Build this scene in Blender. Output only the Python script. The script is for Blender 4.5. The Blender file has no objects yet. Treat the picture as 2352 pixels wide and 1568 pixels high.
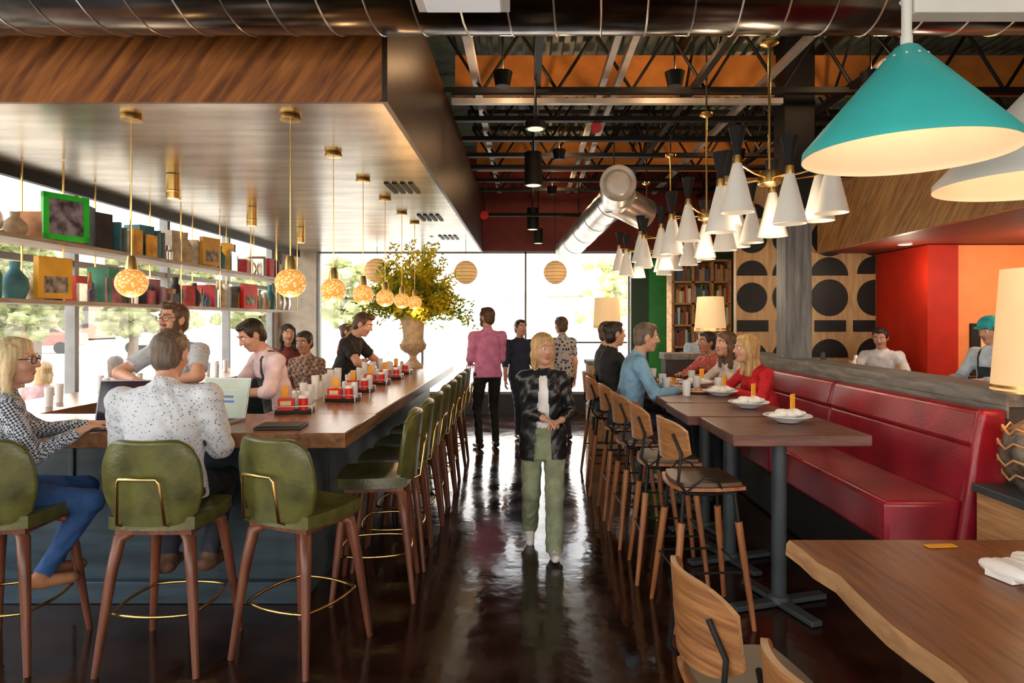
import bpy, math, random
import numpy as np
from mathutils import Vector, Matrix
random.seed(7); np.random.seed(7)
sc=bpy.context.scene
try:
    sc.view_settings.view_transform='Standard'
    sc.view_settings.look='None'
    sc.view_settings.exposure=0.05
except Exception as e: print(e)
COL=sc.collection
# ------------------------------------------------------------ materials
MATS={}
def _new(name):
    m=bpy.data.materials.new(name); m.use_nodes=True
    nt=m.node_tree; b=nt.nodes['Principled BSDF']; return m,nt,b
def _map(nt,scale=(1,1,1),rot=(0,0,0)):
    tc=nt.nodes.new('ShaderNodeTexCoord'); m1=nt.nodes.new('ShaderNodeMapping'); mp=nt.nodes.new('ShaderNodeMapping')
    m1.inputs['Rotation'].default_value=rot; mp.inputs['Scale'].default_value=scale
    nt.links.new(tc.outputs['Object'],m1.inputs['Vector']); nt.links.new(m1.outputs[0],mp.inputs['Vector']); return mp
def _ramp(nt,cols):
    r=nt.nodes.new('ShaderNodeValToRGB'); els=r.color_ramp.elements
    els[0].position=cols[0][0]; els[0].color=(*cols[0][1],1)
    els[1].position=cols[-1][0]; els[1].color=(*cols[-1][1],1)
    for p,c in cols[1:-1]:
        e=els.new(p); e.color=(*c,1)
    return r
def _bump(nt,b,mp,bump,bscale,dist=.01):
    n2=nt.nodes.new('ShaderNodeTexNoise'); n2.inputs['Scale'].default_value=bscale
    nt.links.new(mp.outputs[0],n2.inputs['Vector'])
    bp=nt.nodes.new('ShaderNodeBump'); bp.inputs['Strength'].default_value=bump; bp.inputs['Distance'].default_value=dist
    nt.links.new(n2.outputs['Fac'],bp.inputs['Height']); nt.links.new(bp.outputs[0],b.inputs['Normal'])
def M(name,col,rough=.5,metal=0,emit=0,ecol=None,var=.12,scale=6,bump=0,bscale=60,spec=None,dist=.01,stretch=(1,1,1)):
    if name in MATS: return MATS[name]
    m,nt,b=_new(name)
    mp=_map(nt,stretch)
    n=nt.nodes.new('ShaderNodeTexNoise'); n.inputs['Scale'].default_value=scale; n.inputs['Detail'].default_value=4
    nt.links.new(mp.outputs[0],n.inputs['Vector'])
    lo=tuple(max(0,c*(1-var)) for c in col); hi=tuple(min(1,c*(1+var)) for c in col)
    r=_ramp(nt,[(.35,lo),(.65,hi)]); nt.links.new(n.outputs['Fac'],r.inputs[0])
    nt.links.new(r.outputs[0],b.inputs['Base Color'])
    b.inputs['Roughness'].default_value=rough; b.inputs['Metallic'].default_value=metal
    if spec is not None: b.inputs['Specular IOR Level'].default_value=spec
    if emit:
        b.inputs['Emission Color'].default_value=(*(ecol or col),1); b.inputs['Emission Strength'].default_value=emit
    if bump: _bump(nt,b,mp,bump,bscale,dist)
    MATS[name]=m; return m
def leafm(name,col,var=.3):
    m=bpy.data.materials.new(name); m.use_nodes=True; nt=m.node_tree; nt.nodes.clear()
    mp=_map(nt); n=nt.nodes.new('ShaderNodeTexNoise'); n.inputs['Scale'].default_value=9; nt.links.new(mp.outputs[0],n.inputs['Vector'])
    r=_ramp(nt,[(.35,tuple(c*(1-var) for c in col)),(.65,tuple(min(1,c*(1+var)) for c in col))]); nt.links.new(n.outputs['Fac'],r.inputs[0])
    d=nt.nodes.new('ShaderNodeBsdfDiffuse'); t=nt.nodes.new('ShaderNodeBsdfTranslucent'); mx=nt.nodes.new('ShaderNodeMixShader'); o=nt.nodes.new('ShaderNodeOutputMaterial')
    nt.links.new(r.outputs[0],d.inputs[0]); nt.links.new(r.outputs[0],t.inputs[0]); mx.inputs[0].default_value=.5
    nt.links.new(d.outputs[0],mx.inputs[1]); nt.links.new(t.outputs[0],mx.inputs[2]); nt.links.new(mx.outputs[0],o.inputs[0]); return m
def wood(name,c1,c2,scale=(2,30,30),rot=(0,0,0),rough=.4,c3=None):
    if name in MATS: return MATS[name]
    m,nt,b=_new(name); mp=_map(nt,scale,rot)
    n=nt.nodes.new('ShaderNodeTexNoise'); n.inputs['Scale'].default_value=1; n.inputs['Detail'].default_value=6; n.inputs['Distortion'].default_value=.6
    nt.links.new(mp.outputs[0],n.inputs['Vector'])
    mid=c3 or tuple((a+b_)/2 for a,b_ in zip(c1,c2))
    r=_ramp(nt,[(.32,c1),(.5,mid),(.68,c2)]); nt.links.new(n.outputs['Fac'],r.inputs[0])
    nt.links.new(r.outputs[0],b.inputs['Base Color']); b.inputs['Roughness'].default_value=rough
    MATS[name]=m; return m
def dots(name,base,dot,scale=60,th=.22,rough=.8):
    if name in MATS: return MATS[name]
    m,nt,b=_new(name); mp=_map(nt)
    v=nt.nodes.new('ShaderNodeTexVoronoi'); v.inputs['Scale'].default_value=scale
    nt.links.new(mp.outputs[0],v.inputs['Vector'])
    r=_ramp(nt,[(th,dot),(th+.06,base)]); nt.links.new(v.outputs['Distance'],r.inputs[0])
    nt.links.new(r.outputs[0],b.inputs['Base Color']); b.inputs['Roughness'].default_value=rough
    _bump(nt,b,mp,.7,11,.03)
    MATS[name]=m; return m
def checks(name,a,c,scale=60):
    if name in MATS: return MATS[name]
    m,nt,b=_new(name); mp=_map(nt,rot=(.3,.2,.1))
    v=nt.nodes.new('ShaderNodeTexChecker'); v.inputs['Scale'].default_value=scale
    v.inputs['Color1'].default_value=(*a,1); v.inputs['Color2'].default_value=(*c,1)
    nt.links.new(mp.outputs[0],v.inputs['Vector'])
    nt.links.new(v.outputs['Color'],b.inputs['Base Color']); b.inputs['Roughness'].default_value=.85
    _bump(nt,b,mp,.7,11,.03)
    MATS[name]=m; return m
def glassm():
    m=bpy.data.materials.new('window_glass'); m.use_nodes=True; nt=m.node_tree; nt.nodes.clear()
    o=nt.nodes.new('ShaderNodeOutputMaterial'); mx=nt.nodes.new('ShaderNodeMixShader')
    t=nt.nodes.new('ShaderNodeBsdfTransparent'); g=nt.nodes.new('ShaderNodeBsdfGlossy'); g.inputs['Roughness'].default_value=.02
    mx.inputs[0].default_value=.05; nt.links.new(t.outputs[0],mx.inputs[1]); nt.links.new(g.outputs[0],mx.inputs[2]); nt.links.new(mx.outputs[0],o.inputs[0])
    return m
GLASS=glassm()
def globem():
    m,nt,b=_new('amber_globe_glass'); mp=_map(nt)
    v=nt.nodes.new('ShaderNodeTexVoronoi'); v.inputs['Scale'].default_value=52
    nt.links.new(mp.outputs[0],v.inputs['Vector'])
    r=_ramp(nt,[(.1,(1,.74,.36)),(.55,(.72,.32,.06))]); nt.links.new(v.outputs['Distance'],r.inputs[0])
    nt.links.new(r.outputs[0],b.inputs['Base Color']); nt.links.new(r.outputs[0],b.inputs['Emission Color']); b.inputs['Emission Strength'].default_value=.75
    b.inputs['Roughness'].default_value=.15
    bp=nt.nodes.new('ShaderNodeBump'); bp.inputs['Strength'].default_value=.8; bp.inputs['Distance'].default_value=.01
    nt.links.new(v.outputs['Distance'],bp.inputs['Height']); nt.links.new(bp.outputs[0],b.inputs['Normal'])
    return m
AMBER=globem()
BLACK=M('black_metal',(.010,.010,.011),.5,spec=.3)
BRASS=M('brass',(.75,.5,.18),.25,1,var=.08)
WHITE=M('white_enamel',(.85,.84,.8),.35,var=.03)
CHROME=M('galvanized_steel',(.66,.65,.62),.28,.85,var=.2,scale=5)
DUCTM=M('dark_spiral_duct_metal',(.17,.155,.14),.18,1,var=.5,scale=3)
WALNUT=wood('walnut_leg',(.09,.027,.014),(.22,.072,.036),(20,20,2),rough=.35)
TEAK=wood('warm_leg_wood',(.24,.08,.026),(.43,.17,.06),(25,25,2),rough=.4)
PLY=wood('oak_plywood',(.19,.072,.024),(.42,.19,.068),(4,4,60),rough=.35)
PLYE=wood('oak_plywood_edge',(.38,.19,.08),(.6,.34,.16),(4,4,90),rough=.4)
BARTOP=wood('bar_top_wood',(.13,.052,.026),(.34,.165,.08),(14,2,14),rough=.25)
TABLETOP=wood('dark_table_wood',(.08,.027,.02),(.20,.075,.052),(3,25,25),rough=.35)
LIVEW=wood('live_edge_table_wood',(.12,.037,.013),(.30,.11,.036),(30,2.5,30),rough=.38)
LIVEE=wood('live_edge_raw',(.35,.17,.07),(.62,.36,.16),(30,4,20),rough=.6)
SOFW=wood('soffit_diagonal_wood',(.11,.028,.005),(.46,.16,.034),(2,26,20),rot=(0,math.radians(52),0),rough=.4)
SOFD=wood('soffit_dark_wood',(.020,.009,.005),(.055,.024,.013),(20,2,12),rough=.38)
FASW=wood('fascia_diagonal_wood',(.22,.10,.036),(.5,.28,.10),(26,3,26),rot=(math.radians(45),0,0),rough=.4)
SHELFW=wood('shelf_wood',(.32,.22,.14),(.5,.38,.26),(20,3,20),rough=.5)
GREENL=M('green_leather',(.092,.092,.023),.3,var=.4,scale=7,bump=.15,bscale=60)
REDL=M('oxblood_leather',(.26,.011,.024),.28,var=.25,scale=4,bump=.1,bscale=60)
BLUEB=wood('blue_black_stained_wood',(.013,.026,.038),(.04,.075,.10),(2,2,14),rough=.4)
GREYW=wood('weathered_grey_wood',(.11,.105,.10),(.25,.25,.24),(20,3,20),rough=.6)
GREYV=wood('weathered_grey_post',(.09,.095,.095),(.22,.23,.23),(25,25,2),rough=.6)
STEELG=M('dark_grey_steel',(.045,.06,.07),.45,var=.1)
PAPER=M('white_linen',(.85,.84,.82),.8,var=.05)
ORANGEC=M('orange_card',(.85,.38,.02),.6)
REDP=M('red_plastic',(.65,.012,.012),.35)
CERAM=M('white_ceramic',(.72,.76,.8),.2,var=.05)
# ------------------------------------------------------------ builder
class B:
    def __init__(s): s.v=[];s.f=[];s.m=[];s.ml=[]
    def mi(s,m):
        if m not in s.ml: s.ml.append(m)
        return s.ml.index(m)
    def add(s,vs,fs,mat,T=None):
        o=len(s.v)
        if T is not None: vs=[tuple(T@Vector(v)) for v in vs]
        s.v+= [tuple(v) for v in vs]; i=s.mi(mat)
        for f in fs: s.f.append(tuple(a+o for a in f)); s.m.append(i)
    def box(s,c,d,mat,rz=0,T=None):
        x,y,z=[a/2 for a in d]
        vs=[(-x,-y,-z),(x,-y,-z),(x,y,-z),(-x,y,-z),(-x,-y,z),(x,-y,z),(x,y,z),(-x,y,z)]
        R=Matrix.Translation(c)@Matrix.Rotation(rz,4,'Z')
        if T is not None: R=T@R
        s.add(vs,[(0,3,2,1),(4,5,6,7),(0,1,5,4),(1,2,6,5),(2,3,7,6),(3,0,4,7)],mat,R)
    def ab(s,x0,x1,y0,y1,z0,z1,mat): s.box(((x0+x1)/2,(y0+y1)/2,(z0+z1)/2),(x1-x0,y1-y0,z1-z0),mat)
    def hexa(s,vs,mat): s.add(vs,[(0,3,2,1),(4,5,6,7),(0,1,5,4),(1,2,6,5),(2,3,7,6),(3,0,4,7)],mat)
    def cyl(s,p0,p1,r0,r1,mat,n=16,T=None):
        p0=Vector(p0);p1=Vector(p1);d=(p1-p0).normalized()
        a=Vector((0,0,1)) if abs(d.z)<.9 else Vector((1,0,0))
        u=d.cross(a).normalized(); w=d.cross(u)
        vs=[];
        for p,r in((p0,r0),(p1,r1)):
            for i in range(n):
                t=2*math.pi*i/n; vs.append(p+u*math.cos(t)*r+w*math.sin(t)*r)
        fs=[(i,(i+1)%n,n+(i+1)%n,n+i) for i in range(n)]+[tuple(range(n-1,-1,-1)),tuple(range(n,2*n))]
        s.add(vs,fs,mat,T)
    def tube(s,pts,r,mat,n=8,closed=False,T=None):
        pts=[Vector(p) for p in pts]; N=len(pts); vs=[]; up=None
        for i,p in enumerate(pts):
            a=pts[(i-1)%N] if (closed or i>0) else p; b=pts[(i+1)%N] if (closed or i<N-1) else p
            d=(b-a).normalized()
            if up is None:
                up=Vector((0,0,1)) if abs(d.z)<.9 else Vector((1,0,0))
            u=(up-d*up.dot(d)).normalized(); w=d.cross(u); up=u
            rr=r[i] if isinstance(r,(list,tuple)) else r
            for j in range(n):
                t=2*math.pi*j/n; vs.append(p+u*math.cos(t)*rr+w*math.sin(t)*rr)
        fs=[]
        for i in range(N if closed else N-1):
            k=(i+1)%N
            for j in range(n):
                fs.append((i*n+j,i*n+(j+1)%n,k*n+(j+1)%n,k*n+j))
        if not closed: fs+=[tuple(range(n-1,-1,-1)),tuple(range((N-1)*n,N*n))]
        s.add(vs,fs,mat,T)
    def lathe(s,prof,c,mat,n=28,T=None,cap=False):
        vs=[]
        for r,z in prof:
            for i in range(n):
                t=2*math.pi*i/n; vs.append((c[0]+r*math.cos(t),c[1]+r*math.sin(t),c[2]+z))
        fs=[]
        for k in range(len(prof)-1):
            for i in range(n): fs.append((k*n+i,k*n+(i+1)%n,(k+1)*n+(i+1)%n,(k+1)*n+i))
        if cap: fs+=[tuple(range(n-1,-1,-1)),tuple(range((len(prof)-1)*n,len(prof)*n))]
        s.add(vs,fs,mat,T)
    def ell(s,c,r,mat,n=16,m=10,T=None,jit=0):
        vs=[];fs=[]
        for i in range(m+1):
            ph=math.pi*i/m
            for j in range(n):
                t=2*math.pi*j/n; q=1+jit*(random.random()-.5)
                vs.append((c[0]+r[0]*q*math.sin(ph)*math.cos(t),c[1]+r[1]*q*math.sin(ph)*math.sin(t),c[2]+r[2]*q*math.cos(ph)))
        for i in range(m):
            for j in range(n): fs.append((i*n+j,(i+1)*n+j,(i+1)*n+(j+1)%n,i*n+(j+1)%n))
        s.add(vs,fs,mat,T)
    def sheet(s,fn,nu,nv,th,mat,T=None,edge=None):
        P=[[Vector(fn(-1+2*i/nu,j/nv)) for i in range(nu+1)] for j in range(nv+1)]
        fr=[];bk=[]
        for j in range(nv+1):
            for i in range(nu+1):
                du=P[j][min(i+1,nu)]-P[j][max(i-1,0)]; dv=P[min(j+1,nv)][i]-P[max(j-1,0)][i]
                n=du.cross(dv).normalized(); fr.append(P[j][i]+n*th/2); bk.append(P[j][i]-n*th/2)
        W=nu+1;o=len(fr);fs=[];ed=[]
        for j in range(nv):
            for i in range(nu):
                a=j*W+i; fs.append((a,a+1,a+1+W,a+W)); fs.append((o+a,o+a+W,o+a+1+W,o+a+1))
        for i in range(nu):
            a=i; ed.append((a,o+a,o+a+1,a+1)); a=nv*W+i; ed.append((a,a+1,o+a+1,o+a))
        for j in range(nv):
            a=j*W; ed.append((a,a+W,o+a+W,o+a)); a=j*W+nu; ed.append((a,o+a,o+a+W,a+W))
        s.add(fr+bk,fs,mat,T); base=len(s.v)-len(fr)-len(bk); mi=s.mi(edge or mat)
        for f in ed: s.f.append(tuple(q+base for q in f)); s.m.append(mi)
    def mesh(s,name,ang=35):
        me=bpy.data.meshes.new(name); me.from_pydata(s.v,[],s.f)
        for m in s.ml: me.materials.append(m)
        me.polygons.foreach_set('material_index',s.m)
        me.polygons.foreach_set('use_smooth',[True]*len(s.f)); me.update()
        try: me.set_sharp_from_angle(angle=math.radians(ang))
        except Exception as e: print(e)
        return me
    def build(s,name,loc=(0,0,0),rz=0,bevel=0,seg=2,sub=0,ang=35,parent=None):
        return place(s.mesh(name,ang),name,loc,rz,bevel,seg,sub,parent)
def place(me,name,loc=(0,0,0),rz=0,bevel=0,seg=2,sub=0,parent=None):
    o=bpy.data.objects.new(name,me); COL.objects.link(o); o.location=loc; o.rotation_euler[2]=rz
    if bevel:
        md=o.modifiers.new('bevel','BEVEL'); md.width=bevel; md.segments=seg; md.limit_method='ANGLE'; md.angle_limit=math.radians(50)
    if sub:
        md=o.modifiers.new('sub','SUBSURF'); md.levels=sub; md.render_levels=sub
    if parent: o.parent=parent
    return o
def light(kind,name,loc,power,col=(1,.85,.65),size=.1,parent=None,rot=(0,0,0),spot=None):
    l=bpy.data.lights.new(name,kind); l.energy=power; l.color=col
    if kind=='AREA': l.size=size
    else: l.shadow_soft_size=size
    if spot: l.spot_size=spot; l.spot_blend=.6
    o=bpy.data.objects.new(name,l); COL.objects.link(o); o.location=loc; o.rotation_euler=rot
    if parent: o.parent=parent
    return o
# ------------------------------------------------------------ room
FLOORM,nt,b_=_new('polished_dark_floor')
mp=_map(nt,(1,1,1)); n=nt.nodes.new('ShaderNodeTexNoise'); n.inputs['Scale'].default_value=3; n.inputs['Detail'].default_value=8
nt.links.new(mp.outputs[0],n.inputs['Vector']); r=_ramp(nt,[(.3,(.012,.005,.003)),(.7,(.045,.018,.010))]); nt.links.new(n.outputs['Fac'],r.inputs[0]); nt.links.new(r.outputs[0],b_.inputs['Base Color'])
r2=_ramp(nt,[(.3,(.06,)*3),(.7,(.17,)*3)]); nt.links.new(n.outputs['Fac'],r2.inputs[0]); nt.links.new(r2.outputs[0],b_.inputs['Roughness'])
bp=nt.nodes.new('ShaderNodeBump'); bp.inputs['Strength'].default_value=.12; bp.inputs['Distance'].default_value=.02
n3=nt.nodes.new('ShaderNodeTexNoise'); n3.inputs['Scale'].default_value=7; nt.links.new(mp.outputs[0],n3.inputs['Vector'])
nt.links.new(n3.outputs['Fac'],bp.inputs['Height']); nt.links.new(bp.outputs[0],b_.inputs['Normal'])
b=B(); b.ab(-4.5,6.8,-3.2,11.7,-.1,0,FLOORM); b.build('floor')
ROOFM=M('roof_deck_dark_teal',(.14,.20,.175),.5,var=.2)
b=B(); b.ab(-4.5,6.8,-3.2,11.7,4.5,4.6,ROOFM)
for i in range(60):
    x=-.7+i*.12; b.ab(x,x+.06,3.5,11.5,4.44,4.5,ROOFM)
b.build('ceiling')
WALLM=M('charcoal_wall_paint',(.05,.048,.045),.7)
CREAMW=M('warm_plaster',(.5,.42,.33),.8)
ORW=M('orange_wall_paint',(.88,.27,.075),.6,var=.05)
REDW=M('red_wall_paint',(.48,.02,.007),.6,var=.08,spec=.25)
REDC=M('dark_red_ceiling_paint',(.22,.03,.014),.6,var=.08)
FRAME=M('window_frame_grey',(.24,.235,.22),.4)
b=B(); b.ab(-4.5,-4.35,-3,11.5,0,.35,WALLM); b.ab(-4.5,-4.35,-3,11.5,3.1,4.5,wood('header_wood',(.5,.22,.07),(.7,.36,.14),(20,2,20)))
for y in(-3,1.2,11.3): b.ab(-4.5,-4.35,y,y+.2,.35,3.1,CREAMW)
b.build('wall_left')
def window(name,axis,c,a0,a1,z0,z1,nm,rails=(),t=.06):
    b=B()
    def bx(a,b_,z,zz,d=.05,mat=FRAME):
        if axis=='x': b.ab(c-d,c+d,a,b_,z,zz,mat)
        else: b.ab(a,b_,c-d,c+d,z,zz,mat)
    for i in range(nm+1):
        a=a0+(a1-a0)*i/nm; bx(a-t/2,a+t/2,z0,z1)
    bx(a0,a1,z0,z0+t);bx(a0,a1,z1-t,z1)
    for z in rails: bx(a0,a1,z-t/2,z+t/2,.04)
    bx(a0,a1,z0,z1,.004,GLASS)
    return b.build(name)
window('window_1','x',-4.42,1.45,11.25,.35,3.1,6,(2.2,))
window('window_2','x',-4.42,-2.75,1.15,.35,3.1,3)
b=B(); b.ab(-4.35,6.6,11.5,11.65,0,.35,WALLM); b.ab(-4.35,6.6,11.5,11.65,2.88,4.5,M('dark_red_upper_wall',(.18,.022,.016),.6))
b.ab(1.85,6.6,11.5,11.65,.35,2.88,M('deep_green_wall',(.01,.06,.03),.5)); b.ab(-4.35,-3.7,11.5,11.65,.35,2.88,CREAMW)
b.ab(2.15,2.5,11.44,11.5,.3,2.7,M('bright_green_panel',(.02,.30,.06),.5))
b.build('wall_back')
window('window_3','y',11.57,-3.66,1.81,.36,2.87,3,t=.035)
b=B(); b.ab(6.6,6.75,-3,11.5,0,4.5,ORW); b.build('wall_right')
b=B(); b.ab(-4.35,6.6,-3.15,-3,0,.3,WALLM); b.ab(-4.35,6.6,-3.15,-3,3.6,4.5,WALLM)
for x in(-4.35,1.0,6.3): b.ab(x,x+.25,-3.15,-3,.3,3.6,WALLM)
b.build('wall_front')
window('unseen_fill_window_4','y',-3.08,-4.05,.95,.31,3.59,3); window('unseen_fill_window_5','y',-3.08,1.3,6.25,.31,3.59,3)  # unseen windows behind the camera, put in to admit sky fill light
# ------------------------------------------------------------ bar soffit
SOFB,nt,bb=_new('brushed_bronze_ceiling')
mp=_map(nt,(.6,3,1)); n=nt.nodes.new('ShaderNodeTexNoise'); n.inputs['Scale'].default_value=2.2; n.inputs['Detail'].default_value=5
nt.links.new(mp.outputs[0],n.inputs['Vector']); r=_ramp(nt,[(.3,(.32,.25,.17)),(.7,(.62,.53,.41))]); nt.links.new(n.outputs['Fac'],r.inputs[0]); nt.links.new(r.outputs[0],bb.inputs['Base Color'])
bb.inputs['Metallic'].default_value=.85; bb.inputs['Roughness'].default_value=.26
b=B()
X0,X1,Y0,Y1,Z0,Z1=-3.95,-.79,3.6,11.4,2.85,3.8
b.hexa([(X0,Y0,Z0),(X1,Y0,Z0),(X1,Y1,Z0),(X0,Y1,Z0),(X0,Y0,Z0+.02),(X1,Y0,Z0+.02),(X1,Y1,Z0+.02),(X0,Y1,Z0+.02)],SOFB)
b.ab(X0-.38,X1,Y0-.03,Y0,Z0-.005,Z1,SOFW)
b.ab(X1,X1+.03,Y0-.03,Y1,Z0-.005,Z1,SOFD)
b.ab(X0,X1,Y0,Y1,Z0+.03,Z1,WALLM)
b.ab(X0-.06,X0,Y0,Y1,Z0-.09,Z0+.1,BLACK)
b.ab(X0-.38,X0-.06,Y0,Y1,3.3,3.4,SHELFW)
b.build('bar_soffit')
b=B()
for y in(5.9,7.6,9.4):
    for i in range(4): b.ab(-1.24+i*.07,-1.20+i*.07,y-.22,y+.22,2.838,2.849,BLACK)
b.build('linear_air_vents')
b=B(); ax=(3.2,3.42); R=.345
b.cyl((-4.3,ax[0],ax[1]),(6.5,ax[0],ax[1]),R,R,DUCTM,48)
sp=[]
for i in range(50*32):
    t=2*math.pi*i/32; x=-4.2+i*.22/32
    if x>6.4: break
    sp.append((x,ax[0]+math.cos(t)*(R+.001),ax[1]+math.sin(t)*(R+.001)))
b.tube(sp,.005,CHROME,5)
for x in(-3.6,-.4,2.6,5.5): b.cyl((x,ax[0],ax[1]+R-.02),(x,ax[0],4.5),.012,.012,BLACK,8)
b.build('spiral_duct')
b=B(); b.ab(-.46,-.07,2.55,2.8,2.97,3.05,WHITE); b.ab(-.42,-.11,2.58,2.77,2.955,2.97,M('diffuser',(.8,.8,.8),.5,emit=.3)); 
for x in(-.4,-.13): b.cyl((x,2.67,3.05),(x,2.67,4.5),.006,.006,BLACK,6)
b.build('ceiling_light_box',bevel=.006)
def joist(b,y,x0,x1,z0,z1):
    b.ab(x0,x1,y-.04,y+.04,z0,z0+.05,BLACK); b.ab(x0,x1,y-.04,y+.04,z1-.05,z1,BLACK)
    n=int((x1-x0)/.33); s=(x1-x0)/n
    for i in range(n):
        a=x0+i*s; zz=(z0+.03,z1-.03) if i%2 else (z1-.03,z0+.03)
        b.cyl((a,y,zz[0]),(a+s,y,zz[1]),.016,.016,BLACK,6)
b=B()
for y in(4.6,6.05,6.9,7.65,8.4,9.1,9.9,10.6): joist(b,y,-.75,6.5,3.75,4.35)
for x in(.1,1.55,3.0):
    for k in range(13):
        y=4.2+k*.56; b.cyl((x,y,4.4 if k%2 else 3.8),(x,y+.56,3.8 if k%2 else 4.4),.014,.014,BLACK,6)
    b.ab(x-.03,x+.03,3.6,11.4,3.78,3.83,BLACK); b.ab(x-.03,x+.03,3.6,11.4,4.36,4.42,BLACK)
b.build('roof_trusses')
b=B(); ZI=M('zinc_strut',(.5,.48,.45),.4,.4)
for x in(.72,.86): b.ab(x-.028,x+.028,3.6,11.3,3.86,3.92,ZI)
b.ab(2.17,2.23,3.6,11.3,3.83,3.88,ZI); b.ab(-.5,-.43,3.6,11.3,3.85,3.91,ZI)
b.ab(-.7,2.4,6.10,6.16,3.68,3.73,ZI)
b.tube([(-.7,8.3,3.6),(3.4,8.3,3.6)],.03,BLACK); b.tube([(-.7,10.2,3.3),(3.4,10.2,3.3)],.03,BLACK)
b.build('ceiling_conduit_rails')
OP=M('orange_panel',(.8,.30,.06),.5)
b=B(); b.ab(-.72,6.4,6.6,6.66,3.93,4.33,OP); b.ab(-.72,6.4,9.5,9.56,3.83,4.33,OP); b.build('acoustic_ceiling_panels')
for x,y in((-.2,5.5),(1.25,5.5),(2.9,5.5),(.4,8.0),(2.6,8.0),(.4,10.2)):
    b=B(); b.lathe([(0,0),(.06,0),(.08,.1),(.085,.12),(.075,.12),(.05,.02),(0,.02)],(0,0,0),BLACK,20); b.cyl((0,0,.1),(0,.0,.6),.008,.008,BLACK,6)
    o=b.build('added_fill_uplight',(x,y,3.62)); light('POINT','bulb',(0.03,0,.14),19,(1,.58,.28),.05,o)  # invented can fixtures, added to warm and brighten the open ceiling
b=B()
for i in range(9):
    t=i/8; p=Vector((1.12,7.75,3.16)).lerp(Vector((.72,10.6,2.86)),t); q=Vector((1.12,7.75,3.16)).lerp(Vector((.72,10.6,2.86)),t+.115)
    b.cyl(p,q,.20 if i%2 else .185,.20,CHROME,24)
b.cyl((1.05,7.5,3.22),(1.1,7.95,3.15),.2,.2,CHROME,28)
b.cyl((1.05,7.95,3.15),(1.5,8.3,3.0),.2,.2,CHROME,24)
b.lathe([(0,.05),(.13,.04),(.17,.0),(.21,.0),(.21,.04)],(0,0,0),M('duct_end_cap',(.62,.61,.58),.35,.2,var=.15),28,T=Matrix.Translation((1.05,7.49,3.22))@Matrix.Rotation(math.radians(90),4,'X'))
b.cyl((1.1,8.2,3.3),(1.1,8.2,4.4),.01,.01,BLACK,6); b.cyl((.8,10,3.1),(.8,10,4.4),.01,.01,BLACK,6)
b.build('silver_exhaust_duct')
def downlight(x,y,z,L=.37,r=.1):
    b=B(); b.cyl((0,0,0),(0,0,L),r,r,BLACK,24); b.cyl((0,0,L),(0,0,4.42-z),.012,.012,BLACK,8); b.cyl((0,0,-.002),(0,0,.01),r*.8,r*.8,M('lamp_lens',(1,.9,.7),.3,emit=.9,ecol=(1,.75,.45)),20)
    return b.build('cylinder_downlight',(x,y,z))
downlight(.08,7.4,3.18); downlight(.1,10.4,3.1,.34,.09); downlight(.2,11.0,2.95,.25,.08); downlight(.08,5.8,3.35,.06,.09)
b=B(); b.cyl((0,0,0),(0,.16,.06),.06,.045,REDP,16); b.cyl((0,.1,.05),(0,.1,.5),.01,.01,BLACK,6); me_=b.mesh('red_spotlight'); place(me_,'red_spotlight',(.75,7,3.72)); place(me_,'red_spotlight',(-.58,9,3.1))
# ------------------------------------------------------------ bar
b=B()
TZ=1.03
b.ab(-4.1,-1.0,3.6,4.35,TZ-.085,TZ,BARTOP); b.ab(-1.75,-1.0,4.35,9.0,TZ-.085,TZ,BARTOP); b.ab(-3.9,-3.25,4.35,9.0,TZ-.085,TZ,BARTOP); b.ab(-3.25,-1.75,8.5,9.0,TZ-.085,TZ,BARTOP)
b.ab(-4.05,-1.3,3.85,4.3,0.0,TZ-.085,BLUEB); b.ab(-1.7,-1.3,4.3,8.8,0,TZ-.085,BLUEB); b.ab(-3.85,-3.3,4.3,8.8,0,TZ-.085,BLUEB); b.ab(-3.3,-1.7,8.55,8.8,0,TZ-.085,BLUEB)
for i in range(5): b.ab(-4.05+i*.68,-4.02+i*.68,3.835,3.85,.1,TZ-.1,BLUEB)
b.ab(-4.05,-1.28,3.80,3.85,0,.13,BLUEB)
b.ab(-2.9,-1.8,4.32,4.55,.0,.86,M('bar_steel',(.5,.5,.5),.3,.9)); b.ab(-1.9,-1.7,5.2,8.3,0,.86,MATS['bar_steel'])
b.build('bar_counter',bevel=.006)
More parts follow.
